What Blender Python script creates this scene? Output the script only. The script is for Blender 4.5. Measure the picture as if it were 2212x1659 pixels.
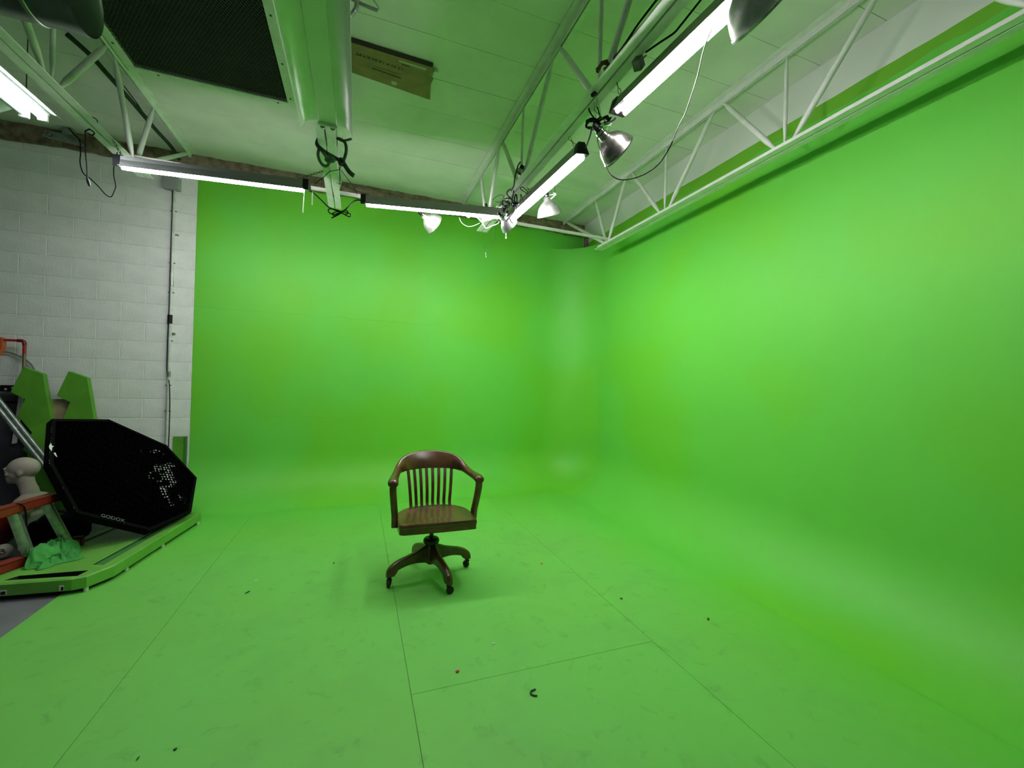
import bpy, bmesh, math, random
from mathutils import Vector, Matrix, noise, Euler
random.seed(7)
for o in list(bpy.data.objects): bpy.data.objects.remove(o, do_unlink=True)
SC = bpy.context.scene
COL = SC.collection

# ------------------------------------------------------------------ camera
W, H, F = 2212.0, 1659.0, 906.5
YAW, PITCH, ROLL, EYE = 0.35301, 0.00121, -0.030304, 1.42
D = 5.557            # distance of the back wall
XR = 3.12            # right wall
ZC = 3.824           # ceiling
fwd = Vector((math.sin(YAW)*math.cos(PITCH), math.cos(YAW)*math.cos(PITCH), math.sin(PITCH)))
rt0 = Vector((math.cos(YAW), -math.sin(YAW), 0))
dn0 = fwd.cross(rt0)
RT = rt0*math.cos(ROLL) + dn0*math.sin(ROLL)
DN = dn0*math.cos(ROLL) - rt0*math.sin(ROLL)
cam_d = bpy.data.cameras.new('camera'); cam = bpy.data.objects.new('camera', cam_d); COL.objects.link(cam)
cam_d.sensor_width = 36; cam_d.lens = F/W*36; cam_d.clip_start = 0.02; cam_d.clip_end = 100
m = Matrix((RT, -DN, -fwd)).transposed().to_4x4(); m.translation = (0, 0, EYE); cam.matrix_world = m
SC.camera = cam
# ------------------------------------------------------------------ world, exposure
world = bpy.data.worlds.new('world'); SC.world = world; world.use_nodes = True
bg = world.node_tree.nodes['Background']; bg.inputs[0].default_value = (0.80, 0.90, 1.0, 1); bg.inputs[1].default_value = 0.05
SC.view_settings.view_transform = 'Standard'; SC.view_settings.look = 'None'
SC.view_settings.gamma = 1; SC.view_settings.use_curve_mapping = False
SC.view_settings.exposure = 0.0
SC.cycles.max_bounces = 6; SC.cycles.diffuse_bounces = 4; SC.cycles.glossy_bounces = 2
TUBE_POWER = 84.0     # radiance of the lit fluorescent tubes
BULB_POWER = 360.0

# ------------------------------------------------------------------ measuring helpers: a photo point on a known plane of the room
def _ray(u, v): return RT*((u-W/2)/F) + DN*((v-H/2)/F) + fwd
EYEV = Vector((0, 0, EYE))
def aty(u, v, y): d = _ray(u, v); return EYEV + d*(y/d.y)
def atx(u, v, x): d = _ray(u, v); return EYEV + d*(x/d.x)
def atz(u, v, z): d = _ray(u, v); return EYEV + d*((z-EYE)/d.z)

# ------------------------------------------------------------------ materials
MATS = {}
def mat(name, col, rough=.5, metal=0., var=0., vscale=8., col2=None, bump=0., bscale=40., emit=0., spec=.5, detail=4, trans=0.):
    if name in MATS: return MATS[name]
    M = bpy.data.materials.new(name); M.use_nodes = True; N = M.node_tree.nodes; L = M.node_tree.links
    b = N['Principled BSDF']
    b.inputs['Roughness'].default_value = rough; b.inputs['Metallic'].default_value = metal
    b.inputs['Specular IOR Level'].default_value = spec
    c = (*col, 1)
    b.inputs['Base Color'].default_value = c
    tc = N.new('ShaderNodeTexCoord')
    if col2 is None: col2 = tuple(max(0, x*(1-var)) for x in col)
    if var > 0 or col2 != tuple(col):
        n = N.new('ShaderNodeTexNoise'); n.inputs['Scale'].default_value = vscale; n.inputs['Detail'].default_value = detail
        L.new(tc.outputs['Object'], n.inputs['Vector'])
        r = N.new('ShaderNodeValToRGB'); r.color_ramp.elements[0].position = .35; r.color_ramp.elements[1].position = .65
        r.color_ramp.elements[0].color = c; r.color_ramp.elements[1].color = (*col2, 1)
        L.new(n.outputs['Fac'], r.inputs['Fac']); L.new(r.outputs['Color'], b.inputs['Base Color'])
    if bump > 0:
        n2 = N.new('ShaderNodeTexNoise'); n2.inputs['Scale'].default_value = bscale; n2.inputs['Detail'].default_value = 5
        L.new(tc.outputs['Object'], n2.inputs['Vector'])
        bp = N.new('ShaderNodeBump'); bp.inputs['Strength'].default_value = bump; bp.inputs['Distance'].default_value = .01
        L.new(n2.outputs['Fac'], bp.inputs['Height']); L.new(bp.outputs['Normal'], b.inputs['Normal'])
    if emit > 0:
        b.inputs['Emission Color'].default_value = c; b.inputs['Emission Strength'].default_value = emit
    MATS[name] = M
    return M

GREEN = (0.140, 0.570, 0.066); GREENY = (0.150, 0.550, 0.038)
def green_mat(name, ca, cb, rough, floor=False):
    M = bpy.data.materials.new(name); M.use_nodes = True; N = M.node_tree.nodes; L = M.node_tree.links
    b = N['Principled BSDF']; b.inputs['Roughness'].default_value = rough; b.inputs['Specular IOR Level'].default_value = .28
    g = N.new('ShaderNodeNewGeometry')
    # rolled-on coats of two slightly different batches
    v = N.new('ShaderNodeTexNoise'); v.inputs['Scale'].default_value = .9; v.inputs['Detail'].default_value = 1
    L.new(g.outputs['Position'], v.inputs['Vector'])
    mx = N.new('ShaderNodeMix'); mx.data_type = 'RGBA'; mx.inputs['A'].default_value = (*ca, 1); mx.inputs['B'].default_value = (*cb, 1)
    mr = N.new('ShaderNodeMapRange'); mr.inputs['From Min'].default_value = .42; mr.inputs['From Max'].default_value = .58
    L.new(v.outputs['Fac'], mr.inputs['Value']); L.new(mr.outputs['Result'], mx.inputs['Factor'])
    last = mx.outputs['Result']
    if floor:
        # scuffs and dirt trodden into the paint, least along the coves where nobody walks
        sx = N.new('ShaderNodeSeparateXYZ'); L.new(g.outputs['Position'], sx.inputs[0]); fs = []
        for ax, a0, a1 in (('Y', 5.0, 3.6), ('X', 2.55, 1.9)):
            q = N.new('ShaderNodeMapRange'); q.inputs['From Min'].default_value = a0; q.inputs['From Max'].default_value = a1; L.new(sx.outputs[ax], q.inputs['Value']); fs.append(q)
        tm = N.new('ShaderNodeMath'); tm.operation = 'MULTIPLY'; L.new(fs[0].outputs['Result'], tm.inputs[0]); L.new(fs[1].outputs['Result'], tm.inputs[1]); trod = tm.outputs[0]
        dust = N.new('ShaderNodeMix'); dust.data_type = 'RGBA'; dust.inputs['B'].default_value = (.185, .47, .125, 1)
        dm = N.new('ShaderNodeMath'); dm.operation = 'MULTIPLY'; dm.inputs[1].default_value = .5; L.new(trod, dm.inputs[0]); L.new(dm.outputs[0], dust.inputs['Factor']); L.new(last, dust.inputs['A']); last = dust.outputs['Result']
        for sc, lo, hi, amt, colr in ((2.2, .50, .72, .34, (.125, .34, .085)), (9., .58, .74, .45, (.09, .26, .06)), (55., .70, .78, .5, (.06, .16, .04))):
            n = N.new('ShaderNodeTexNoise'); n.inputs['Scale'].default_value = sc; n.inputs['Detail'].default_value = 4; n.inputs['Roughness'].default_value = .62; n.inputs['Distortion'].default_value = .6
            L.new(g.outputs['Position'], n.inputs['Vector'])
            r = N.new('ShaderNodeMapRange'); r.inputs['From Min'].default_value = lo; r.inputs['From Max'].default_value = hi; r.inputs['To Max'].default_value = amt
            L.new(n.outputs['Fac'], r.inputs['Value'])
            m2 = N.new('ShaderNodeMix'); m2.data_type = 'RGBA'; m2.inputs['B'].default_value = (*colr, 1)
            mm = N.new('ShaderNodeMath'); mm.operation = 'MULTIPLY'; L.new(r.outputs['Result'], mm.inputs[0]); L.new(trod, mm.inputs[1])
            L.new(last, m2.inputs['A']); L.new(mm.outputs[0], m2.inputs['Factor']); last = m2.outputs['Result']
    L.new(last, b.inputs['Base Color'])
    MATS[name] = M
    return M
green_mat('green_wall', GREEN, GREENY, .5)
green_mat('green_floor', GREEN, (.150, .550, .052), .5, True)
# right wall: white masonry paint above, two coats of green brushed on below, ragged edges
def right_wall_mat():
    M = bpy.data.materials.new('right_wall_paint'); M.use_nodes = True; N = M.node_tree.nodes; L = M.node_tree.links
    b = N['Principled BSDF']; b.inputs['Roughness'].default_value = .6
    g = N.new('ShaderNodeNewGeometry'); s = N.new('ShaderNodeSeparateXYZ'); L.new(g.outputs['Position'], s.inputs[0])
    def edge(h, sc, amp):
        n = N.new('ShaderNodeTexNoise'); n.inputs['Scale'].default_value = sc; n.inputs['Detail'].default_value = 2; L.new(g.outputs['Position'], n.inputs['Vector'])
        a = N.new('ShaderNodeMath'); a.operation = 'MULTIPLY_ADD'; a.inputs[1].default_value = amp; L.new(n.outputs['Fac'], a.inputs[0]); L.new(s.outputs['Z'], a.inputs[2])
        c = N.new('ShaderNodeMath'); c.operation = 'GREATER_THAN'; c.inputs[1].default_value = h + amp*.5; L.new(a.outputs[0], c.inputs[0]); return c.outputs[0]
    m1 = N.new('ShaderNodeMix'); m1.data_type = 'RGBA'; m1.inputs['A'].default_value = (*GREEN, 1); m1.inputs['B'].default_value = (.165, .47, .025, 1)
    L.new(edge(3.44, 1.6, .22), m1.inputs['Factor'])
    m2 = N.new('ShaderNodeMix'); m2.data_type = 'RGBA'; m2.inputs['B'].default_value = (.78, .78, .77, 1)
    L.new(m1.outputs['Result'], m2.inputs['A']); L.new(edge(3.535, 3., .02), m2.inputs['Factor']); L.new(m2.outputs['Result'], b.inputs['Base Color'])
    MATS['right_wall_paint'] = M; return M
right_wall_mat()
mat('block_white', (.88, .88, .88), .7, var=.11, vscale=5, bump=.35, bscale=70)
mat('mortar_white', (.84, .84, .84), .8, var=.2, vscale=9)
mat('ceiling_white', (.80, .76, .75), .75, var=.10, vscale=2.5, bump=.05)
mat('ceiling_gap', (.10, .10, .08), .9)
mat('joist_white', (.80, .79, .78), .45, var=.12, vscale=14)
mat('concrete', (.17, .17, .19), .7, var=.25, vscale=6, bump=.1)
mat('old_wood', (.16, .105, .07), .9, col2=(.30, .23, .17), vscale=14, bump=.8, bscale=30, detail=8)
mat('black_plastic', (.006, .006, .0065), .45, spec=.25)
mat('cable_black', (.004, .0042, .004), .6, spec=.15)
mat('lead_glare', (.16, .17, .14), .5)
mat('cable_white', (.65, .65, .60), .5)
mat('dark_metal', (.09, .09, .09), .38, .8)
mat('hood_metal', (.34, .33, .32), .35, .9)
mat('hood_inside', (.8, .8, .8), .4)
mat('white_enamel', (.72, .73, .71), .3, var=.08, vscale=5)
mat('tube_lit', (1, .985, .97), .4, emit=TUBE_POWER)
mat('tube_lit_cool', (.86, .92, 1), .4, emit=TUBE_POWER*.35)
mat('bulb_lit', (1, .98, .95), .4, emit=BULB_POWER)
mat('bulb_dim', (1, .98, .95), .4, emit=BULB_POWER*.12)
mat('tube_off', (.75, .78, .82), .25)
mat('aluminium', (.56, .55, .54), .42, .65, var=.35, vscale=22)
mat('aluminium_dull', (.30, .28, .26), .30, .95, var=.45, vscale=30)
mat('chrome', (.8, .8, .8), .15, 1.)
mat('galvanised', (.42, .44, .44), .4, .8, var=.3, vscale=30)
mat('pipe_zinc', (.72, .72, .72), .35, .0, var=.25, vscale=12)
mat('steel_pole', (.30, .34, .33), .4, .7, var=.3, vscale=25)
mat('rope_dark', (.022, .045, .022), .9, var=.5, vscale=40)
mat('rope_green', (.06, .16, .045), .9, var=.4, vscale=40)
mat('grille_wire', (.060, .066, .056), .6)
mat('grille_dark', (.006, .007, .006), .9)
mat('cardboard', (.30, .20, .09), .85, col2=(.20, .155, .075), vscale=9, detail=6)
mat('tape_white', (.45, .43, .36), .6)
mat('print_and_shadow', (.045, .032, .02), .8)
mat('chair_wood', (.125, .051, .019), .27, col2=(.068, .027, .011), vscale=9, detail=5, spec=.6)
mat('cast_iron', (.018, .016, .015), .4, .4)
mat('rubber', (.012, .012, .012), .55)
mat('black_fabric', (.0025, .0025, .003), .9, spec=.08)
mat('silver_lining', (.75, .75, .77), .45)
mat('logo_grey', (.15, .17, .15), .6)
mat('prop_green', (.105, .36, .022), .6, var=.2, vscale=5)
mat('raw_plywood', (.42, .34, .20), .8, col2=(.28, .22, .12), vscale=7)
mat('mannequin_skin', (.66, .57, .48), .42, var=.1, vscale=12)
mat('grey_canvas', (.045, .045, .055), .85, var=.3, vscale=5)
mat('white_board', (.62, .62, .60), .6)
mat('red_fibreglass', (.23, .026, .014), .4, var=.2, vscale=10)
mat('red_paint', (.40, .018, .030), .4)
mat('orange_red', (.60, .12, .03), .45)
mat('brass', (.30, .24, .15), .4, .7)
mat('dark_red', (.17, .006, .010), .3)
mat('ball_cream', (.60, .55, .46), .45)
mat('platform_green', (.155, .43, .058), .5, var=.16, vscale=7, bump=.05)
mat('platform_dark', (.045, .20, .045), .55, var=.2, vscale=9)
mat('cloth_green', (.055, .34, .06), .85, var=.25, vscale=14)
mat('duct_metal', (.20, .24, .21), .3, .85, var=.25, vscale=4)
mat('grey_box', (.34, .35, .35), .5)
mat('brown_cord', (.09, .028, .018), .6)
mat('pink', (.45, .02, .12), .6); mat('white_chip', (.8, .8, .78), .5); mat('brown_bit', (.10, .05, .02), .8)
mat('orange_bit', (.8, .22, .04), .6); mat('dark_green_bit', (.02, .06, .015), .8)

# ------------------------------------------------------------------ mesh helpers
class MB:
    def __init__(s): s.v = []; s.f = []
    def add(s, vs, fs):
        o = len(s.v); s.v += [Vector(p) for p in vs]; s.f += [[i+o for i in q] for q in fs]; return s
    def box(s, x0, x1, y0, y1, z0, z1):
        return s.add([(x0,y0,z0),(x1,y0,z0),(x1,y1,z0),(x0,y1,z0),(x0,y0,z1),(x1,y0,z1),(x1,y1,z1),(x0,y1,z1)],
            [(0,3,2,1),(4,5,6,7),(0,1,5,4),(1,2,6,5),(2,3,7,6),(3,0,4,7)])
    def bbox(s, x0, x1, y0, y1, z0, z1, b):   # chamfered box
        bm = bmesh.new(); bmesh.ops.create_cube(bm, size=1)
        for q in bm.verts: q.co = Vector(((x0+x1)/2+q.co.x*(x1-x0), (y0+y1)/2+q.co.y*(y1-y0), (z0+z1)/2+q.co.z*(z1-z0)))
        bmesh.ops.bevel(bm, geom=bm.edges[:], offset=b, segments=2, profile=.5, affect='EDGES')
        return s.bm(bm)
    def bm(s, bm, M=None):
        bm.verts.index_update()
        vs = [(M @ q.co if M else q.co.copy()) for q in bm.verts]; fs = [[q.index for q in f.verts] for f in bm.faces]; bm.free(); return s.add(vs, fs)
    def prism(s, poly, a, b):    # poly: list of 3D points; extruded by vector b-a
        n = len(poly); d = Vector(b)-Vector(a); p0 = [Vector(p) for p in poly]
        return s.add(p0+[p+d for p in p0], [list(range(n))[::-1], list(range(n, 2*n))]+[(i, (i+1)%n, n+(i+1)%n, n+i) for i in range(n)])
    def tube(s, pts, r, n=8, caps=True, flat=None):
        pts = [Vector(p) for p in pts]; rs = r if isinstance(r, (list, tuple)) else [r]*len(pts)
        vs = []; fs = []; up = None
        for i, p in enumerate(pts):
            t = (pts[min(i+1, len(pts)-1)]-pts[max(i-1, 0)])
            if t.length < 1e-9: t = Vector((0,0,1))
            t.normalize()
            if up is None:
                up = Vector((0,0,1)) if abs(t.z) < .9 else Vector((1,0,0))
            a = up - t*up.dot(t)
            if a.length < 1e-6: a = t.orthogonal()
            a.normalize(); b = t.cross(a); up = a
            for k in range(n):
                an = 2*math.pi*k/n
                vs.append(p + a*(math.cos(an)*rs[i]) + b*(math.sin(an)*rs[i]))
        for i in range(len(pts)-1):
            for k in range(n): fs.append((i*n+k, i*n+(k+1)%n, (i+1)*n+(k+1)%n, (i+1)*n+k))
        if caps: fs += [list(range(n))[::-1], list(range((len(pts)-1)*n, len(pts)*n))]
        return s.add(vs, fs)
    def lathe(s, prof, n=24, M=None, close=False):   # prof (r,z) about local z
        vs = []; fs = []
        for r, z in prof:
            for k in range(n): vs.append(Vector((r*math.cos(2*math.pi*k/n), r*math.sin(2*math.pi*k/n), z)))
        m = len(prof)
        for i in range(m if close else m-1):
            j = (i+1) % m
            for k in range(n): fs.append((i*n+k, i*n+(k+1)%n, j*n+(k+1)%n, j*n+k))
        if M: vs = [M @ q for q in vs]
        return s.add(vs, fs)
    def ball(s, c, r, n=16, M=None):
        bm = bmesh.new(); bmesh.ops.create_uvsphere(bm, u_segments=n, v_segments=max(6, n*2//3), radius=1)
        r = (r, r, r) if isinstance(r, (int, float)) else r
        T = Matrix.Translation(c) @ (M or Matrix()) @ Matrix.Diagonal((*r, 1)); return s.bm(bm, T)
    def build(s, name, material, parent=None, base=None, smooth=False, angle=None):
        """parent given: vertices are world points, stored relative to the thing's empty. Otherwise a top-level mesh with its origin at base."""
        if parent is not None: off = root_of(parent)
        else:
            if base is None:
                xs = [q.x for q in s.v]; ys = [q.y for q in s.v]; zs = [q.z for q in s.v]
                base = Vector(((min(xs)+max(xs))/2, (min(ys)+max(ys))/2, min(zs)))
            off = Vector(base)
        me = bpy.data.meshes.new(name); me.from_pydata([q-off for q in s.v], [], s.f)
        bm = bmesh.new(); bm.from_mesh(me); bmesh.ops.recalc_face_normals(bm, faces=bm.faces[:]); bm.to_mesh(me); bm.free()
        me.materials.append(MATS[material])
        o = bpy.data.objects.new(name, me); COL.objects.link(o)
        if parent is not None: o.parent = parent
        else: o.location = off
        if smooth:
            for p in me.polygons: p.use_smooth = True
            if angle: me.set_sharp_from_angle(angle=math.radians(angle))
        return o
ROOTS = {}
def root_of(o):
    while o.parent is not None: o = o.parent
    return Vector(o.location)
def tag(o, label, cat, group=None):
    o['label'] = label; o['category'] = cat
    if group: o['group'] = group
    return o
def thing(name, label, cat, base, group=None):
    e = bpy.data.objects.new(name, None); COL.objects.link(e); e.empty_display_size = .1; e.location = Vector(base)
    return tag(e, label, cat, group)
def structure(o): o['kind'] = 'structure'; return o
def spline(pts, sub=6):
    P = [Vector(p) for p in pts]; out = []
    for i in range(len(P)-1):
        p0 = P[max(i-1, 0)]; p1 = P[i]; p2 = P[i+1]; p3 = P[min(i+2, len(P)-1)]
        for k in range(sub):
            t = k/sub; out.append(.5*((2*p1)+(p2-p0)*t+(2*p0-5*p1+4*p2-p3)*t*t+(3*p1-p0-3*p2+p3)*t**3))
    out.append(P[-1]); return out
def cord(pts, r, n=6, sub=6): return MB().tube(spline(pts, sub), r, n)
def frame(axis, up=(0,0,1)):
    z = Vector(axis).normalized(); x = Vector(up).cross(z)
    if x.length < 1e-4: x = Vector((1,0,0))
    x.normalize(); y = z.cross(x); return Matrix((x, y, z)).transposed().to_4x4()

# ================================================================== STRUCTURE
# ---- floor: concrete slab with green-painted hardboard sheets laid on it
fl = structure(MB().box(-6, 3.4, -3, 5.8, -.2, -.006).build('floor', 'concrete'))
G = .0011
sheets = [(-1.73, -.98, -2.6, 5.03), (-.98, .27, -2.6, 5.03), (.27, 1.6, -2.6, -.51), (.27, 1.6, -.51, 1.93), (.27, 1.6, 1.93, 5.03), (1.6, 2.58, -2.6, 5.03)]
for (x0, x1, y0, y1) in sheets:
    o = MB().box(x0+G, x1-G, y0+G, y1-G, -.006, 0).build('floor_sheet', 'green_floor', fl)
# ---- block wall (left part of the back wall)
wl = structure(MB().box(-6, -1.712, D+.0032, D+.2, 0, 3.70).build('wall_left', 'mortar_white'))
BX0, BZ0, BW, BH = -2.952, 2.57, .4064, .2032
cache = {}
for r in range(-6, 13):
    z1 = BZ0-BH*r; z0 = max(z1-BH, 0); z1 = min(z1, 3.70)
    xs = []
    x = BX0 + (0 if r % 2 else .2032) - BW*4
    while x < -1.712: xs.append(x); x += BW
    for x in xs:
        xa, xb = x, min(x+BW, -1.712)
        if xb-xa < .02 or z1-z0 < .02: continue
        g = .0031; key = (round(xb-xa, 3), round(z1-z0, 3))
        if key not in cache:
            b = MB().bbox(-(xb-xa)/2+g, (xb-xa)/2-g, 0, .05, -(z1-z0)/2+g, (z1-z0)/2-g, .0028)
            me_o = b.build('block', 'block_white', base=(0,0,0)); cache[key] = me_o.data; bpy.data.objects.remove(me_o)
        o = bpy.data.objects.new('block', cache[key]); COL.objects.link(o); o.parent = wl
        o.location = Vector(((xa+xb)/2, D+random.uniform(-.0008, .0008), (z0+z1)/2)) - wl.location
# ---- green back wall and right wall
structure(MB().box(-1.712, XR+.2, D, D+.2, 0, 3.70).build('wall_back', 'green_wall'))
structure(MB().box(XR, XR+.2, -3, D, 0, ZC+.02).build('wall_right', 'right_wall_paint'))
# ---- curved cyclorama skin: one continuous surface along both walls, with a floor cove and a rounded corner
RC, RK, CT, EPS = .55, .62, 3.415, .004
path = []
for i in range(25): path.append((Vector((-1.710+(XR-RK+1.710)*i/24, D-EPS, 0)), Vector((0,-1,0))))
for i in range(1, 20):
    a = math.pi/2*(1-i/20); c = Vector((XR-RK, D-RK, 0)); nrm = Vector((math.cos(a), math.sin(a), 0))
    path.append((c+nrm*(RK-EPS), -nrm))
for i in range(33): path.append((Vector((XR-EPS, D-RK-(D-RK+2.6)*i/32, 0)), Vector((-1,0,0))))
prof = [(0, CT), (0, 2.174), (-.0022, 2.173), (-.0022, 2.170), (0, 2.169), (0, 1.6), (0, .952), (-.001, .951), (-.001, .949), (0, .948), (0, .75)]
for i in range(19):
    a = math.pi/2*i/18; prof.append((RC-RC*math.cos(a), RC-RC*math.sin(a)+.0008))
mb = MB(); nP = len(prof)
for ip, (p, n) in enumerate(path):
    for d, z in prof: mb.v.append(p+n*(d if d > 0 else d*(1 if ip < 17 else 0))+Vector((0,0,z)))
for i in range(len(path)-1):
    for k in range(nP-1): mb.f.append([i*nP+k, (i+1)*nP+k, (i+1)*nP+k+1, i*nP+k+1])
mb.v.append(Vector((-1.710, D-EPS, .0008)))
mb.f.append(list(range(10, nP))+[len(mb.v)-1])
cy = structure(mb.build('wall_cyclorama', 'green_wall', smooth=True, angle=25))
# wooden post left exposed in the corner above the curved skin
structure(MB().bbox(XR-.03, XR-.002, 5.40, 5.50, 3.30, 3.66, .003).build('trim_2', 'old_wood'))
# ---- rough timber ledger between masonry and ceiling
mb = MB(); nx, nz = 260, 8
for i in range(nx+1):
    x = -4.4+(XR-.01+4.4)*i/nx
    for k in range(nz+1):
        t = k/nz; zb = 3.655+.018*noise.noise((x*2.3, 0, 1))+.012*noise.noise((x*9, 3, 1))
        z = ZC+.004-(ZC+.004-zb)*t
        y = D-.035-.020*noise.noise((x*6, z*16, 2))-.012*noise.noise((x*21, z*40, 5))
        mb.v.append(Vector((x, y, z)))
for i in range(nx):
    for k in range(nz): a = i*(nz+1)+k; mb.f.append([a, a+nz+1, a+nz+2, a+1])
n0 = len(mb.v)
for i in range(nx+1): q = mb.v[i*(nz+1)+nz]; mb.v.append(Vector((q.x, D+.02, q.z)))
for i in range(nx): mb.f.append([i*(nz+1)+nz, (i+1)*(nz+1)+nz, n0+i+1, n0+i])
structure(mb.build('trim_1', 'old_wood'))
# ---- ceiling boards
ce = structure(MB().box(-4.4, XR+.2, -3, D+.2, ZC+.011, ZC+.2).build('ceiling', 'ceiling_gap'))
JX = [-1.771, -.258, 1.256, 2.753]
bays = [-4.4, -3.284]+JX+[XR]
for i in range(len(bays)-1):
    y = 2.125-.4095*12
    while y < D:
        y1 = min(y+.4095, D); g = .0018
        MB().box(bays[i]+g, bays[i+1]-g, y+g, y1-g, ZC+random.uniform(-.0008, .0008), ZC+.011).build('ceiling_board', 'ceiling_white', ce)
        y += .4095

# ================================================================== ROOF JOISTS
def angle_bar(mb, x, y0, y1, z, side, up, leg=.052, t=.006, gap=.006):
    """one L angle along y: flat flange at z, upright leg next to the slot"""
    xa = x+side*gap; xb = x+side*(gap+leg); zz = z+up*leg
    mb.box(min(xa, xb), max(xa, xb), y0, y1, min(z, z+up*t), max(z, z+up*t))
    xc = x+side*(gap+t)
    mb.box(min(xa, xc), max(xa, xc), y0, y1, min(z+up*t, zz), max(z+up*t, zz))
ZB, ZT = 3.115, ZC-.003
def web(mb, a, b, r=.019):
    a = Vector(a); b = Vector(b); d = (b-a); L_ = d.length
    pts = [a, a+d*(.04/L_), a+d*(.13/L_), b-d*(.13/L_), b-d*(.04/L_), b]
    mb.tube(pts, [r*.5, r*.55, r, r, r*.55, r*.5], 8)
def joist(x, label):
    t = thing('roof_joist', label, 'joist', (x, 1.2, ZB), 'white steel roof joists')
    for s in (-1, 1):
        mb = MB(); angle_bar(mb, x, -2.9, 5.50, ZT, s, -1); mb.build('top_chord', 'joist_white', t)
        mb = MB(); angle_bar(mb, x, -2.9, 4.53, ZB, s, 1); mb.build('bottom_chord', 'joist_white', t)
    zb, zt = ZB+.03, ZT-.03
    segs = [((4.36, zb), (5.44, zt)), ((4.35, zb), (4.63, zt)), ((4.31, zb), (3.98, zt))]
    bn = [4.33, 3.33, 2.11, .89, -.33, -1.55]; tn = [3.93, 2.70, 1.48, .26, -.96, -2.2]
    for i in range(5):
        segs.append(((tn[i]-.04, zt), (bn[i+1]+.06, zb)))
        segs.append(((bn[i+1], zb), (bn[i+1], zt)))
        segs.append(((bn[i+1]-.05, zb), (tn[i+1]+.04, zt)))
    for (ya, za), (yb, zb_) in segs:
        mb = MB(); web(mb, (x, ya, za), (x, yb, zb_), .013 if ya == yb else .020); mb.build('web', 'joist_white', t, smooth=True, angle=50)
    return t
joist(JX[0], 'white steel roof joist nearest the concrete block wall, beside the ceiling grille')
joist(JX[1], 'white steel roof joist with dark rope tied round its bottom chord')
joist(JX[2], 'white steel roof joist with the black cable tangles and hanging lamps')
joist(JX[3], 'white steel roof joist running along the right green wall')
# light angle bar that braces the joists near their ends
mb = MB(); P = lambda x: Vector((x, 4.30, 3.178))
mb.box(-1.80, 2.79, 4.285, 4.315, 3.170, 3.176); mb.box(-1.80, 2.79, 4.309, 4.315, 3.176, 3.204)
tag(mb.build('bridging_bar', 'joist_white'), 'thin white steel bar bracing across the joist ends by the back wall', 'steel bar')

# ================================================================== FLUORESCENT SHOP LIGHTS
def shop_light(name, a, b, label, lit='tube_lit', hood_w=.050, ntube=2, roll=0.0):
    a = Vector(a); b = Vector(b); d = (b-a); Ln = d.length; yv = d.normalized(); xv = yv.cross(Vector((0,0,1))).normalized(); zv = xv.cross(yv)
    xr = xv*math.cos(roll)+zv*math.sin(roll); zr = zv*math.cos(roll)-xv*math.sin(roll)
    Pt = lambda x, y, z: a+xr*x+yv*y+zr*z
    mid = (a+b)/2
    t = thing(name, label, 'fluorescent light', mid, 'hanging fluorescent shop lights')
    sec = [(-hood_w, -.008), (-hood_w*.62, .035), (-hood_w*.45, .060), (hood_w*.45, .060), (hood_w*.62, .035), (hood_w, -.008)]
    def shell(off): return [(x*(1-off*12), z-off) for x, z in sec]
    o1, i1 = sec, [(x-.0022*(1 if x > 0 else -1), z-.0022) for x, z in sec]
    mb = MB()
    for y0, y1 in ((.03, Ln-.03),):
        mb.add([Pt(x, y0, z) for x, z in o1]+[Pt(x, y1, z) for x, z in o1], [(i, i+1, 7+i, 6+i) for i in range(5)])
    mb.build('hood', 'hood_metal', t, smooth=False)
    mb = MB(); mb.add([Pt(x, .03, z) for x, z in i1]+[Pt(x, Ln-.03, z) for x, z in i1], [(i, i+1, 7+i, 6+i) for i in range(5)])
    mb.build('reflector', 'hood_inside', t)
    xs = (-.026, .026) if ntube == 2 else (0,)
    for x in xs:
        mb = MB().tube([Pt(x, .045, -.021), Pt(x, Ln-.045, -.021)], .0125, 12); mb.build('tube', lit, t, smooth=True, angle=60)
    for y in (0, Ln):
        s = 1 if y == 0 else -1
        poly = [(-hood_w*1.02, -.014), (-hood_w*.68, .040), (-hood_w*.48, .066), (hood_w*.48, .066), (hood_w*.68, .040), (hood_w*1.02, -.014)]
        MB().prism([Pt(x, y, z) for x, z in poly], (0,0,0), yv*(.042*s)).build('end_cap', 'black_plastic', t)
    return t
def chain(mb, a, b, link=.022, r=.0016):
    a = Vector(a); b = Vector(b); n = max(2, int((b-a).length/(link*.72))); d = (b-a).normalized(); x = d.orthogonal().normalized(); y = d.cross(x)
    for i in range(n):
        c = a+(b-a)*((i+.5)/n); q = x if i % 2 else y
        pts = [c+d*(math.cos(k*math.pi/4)*link*.5)+q*(math.sin(k*math.pi/4)*link*.26) for k in range(9)]
        mb.tube(pts, r, 4, caps=False)
    return mb
L1a, L1b = Vector((-1.700, 3.90, 2.945)), Vector((-.405, 3.74, 2.945))
L1 = shop_light('shop_light', L1a, L1b, 'lit shop light with dark hood hung over the edge between block wall and green wall', roll=-.34)
L2a, L2b = Vector((-.012, 3.94, 2.985)), Vector((1.262, 3.71, 2.995))
L2 = shop_light('shop_light', L2a, L2b, 'lit shop light with dark hood hung in the middle of the green back wall', roll=-.34)
R1a, R1b = Vector((1.318, 3.78, 3.0)), Vector((1.378, 2.50, 3.0))
R1 = shop_light('shop_light', R1a, R1b, 'shorter-looking lit shop light under the third joist, ending at the cable tangle', roll=-.16)
R2a, R2b = Vector((1.352, 2.075, 3.0)), Vector((1.412, .80, 3.0))
R2 = shop_light('shop_light', R2a, R2b, 'brightest lit shop light running out of the top of the picture', roll=-.04)
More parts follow.
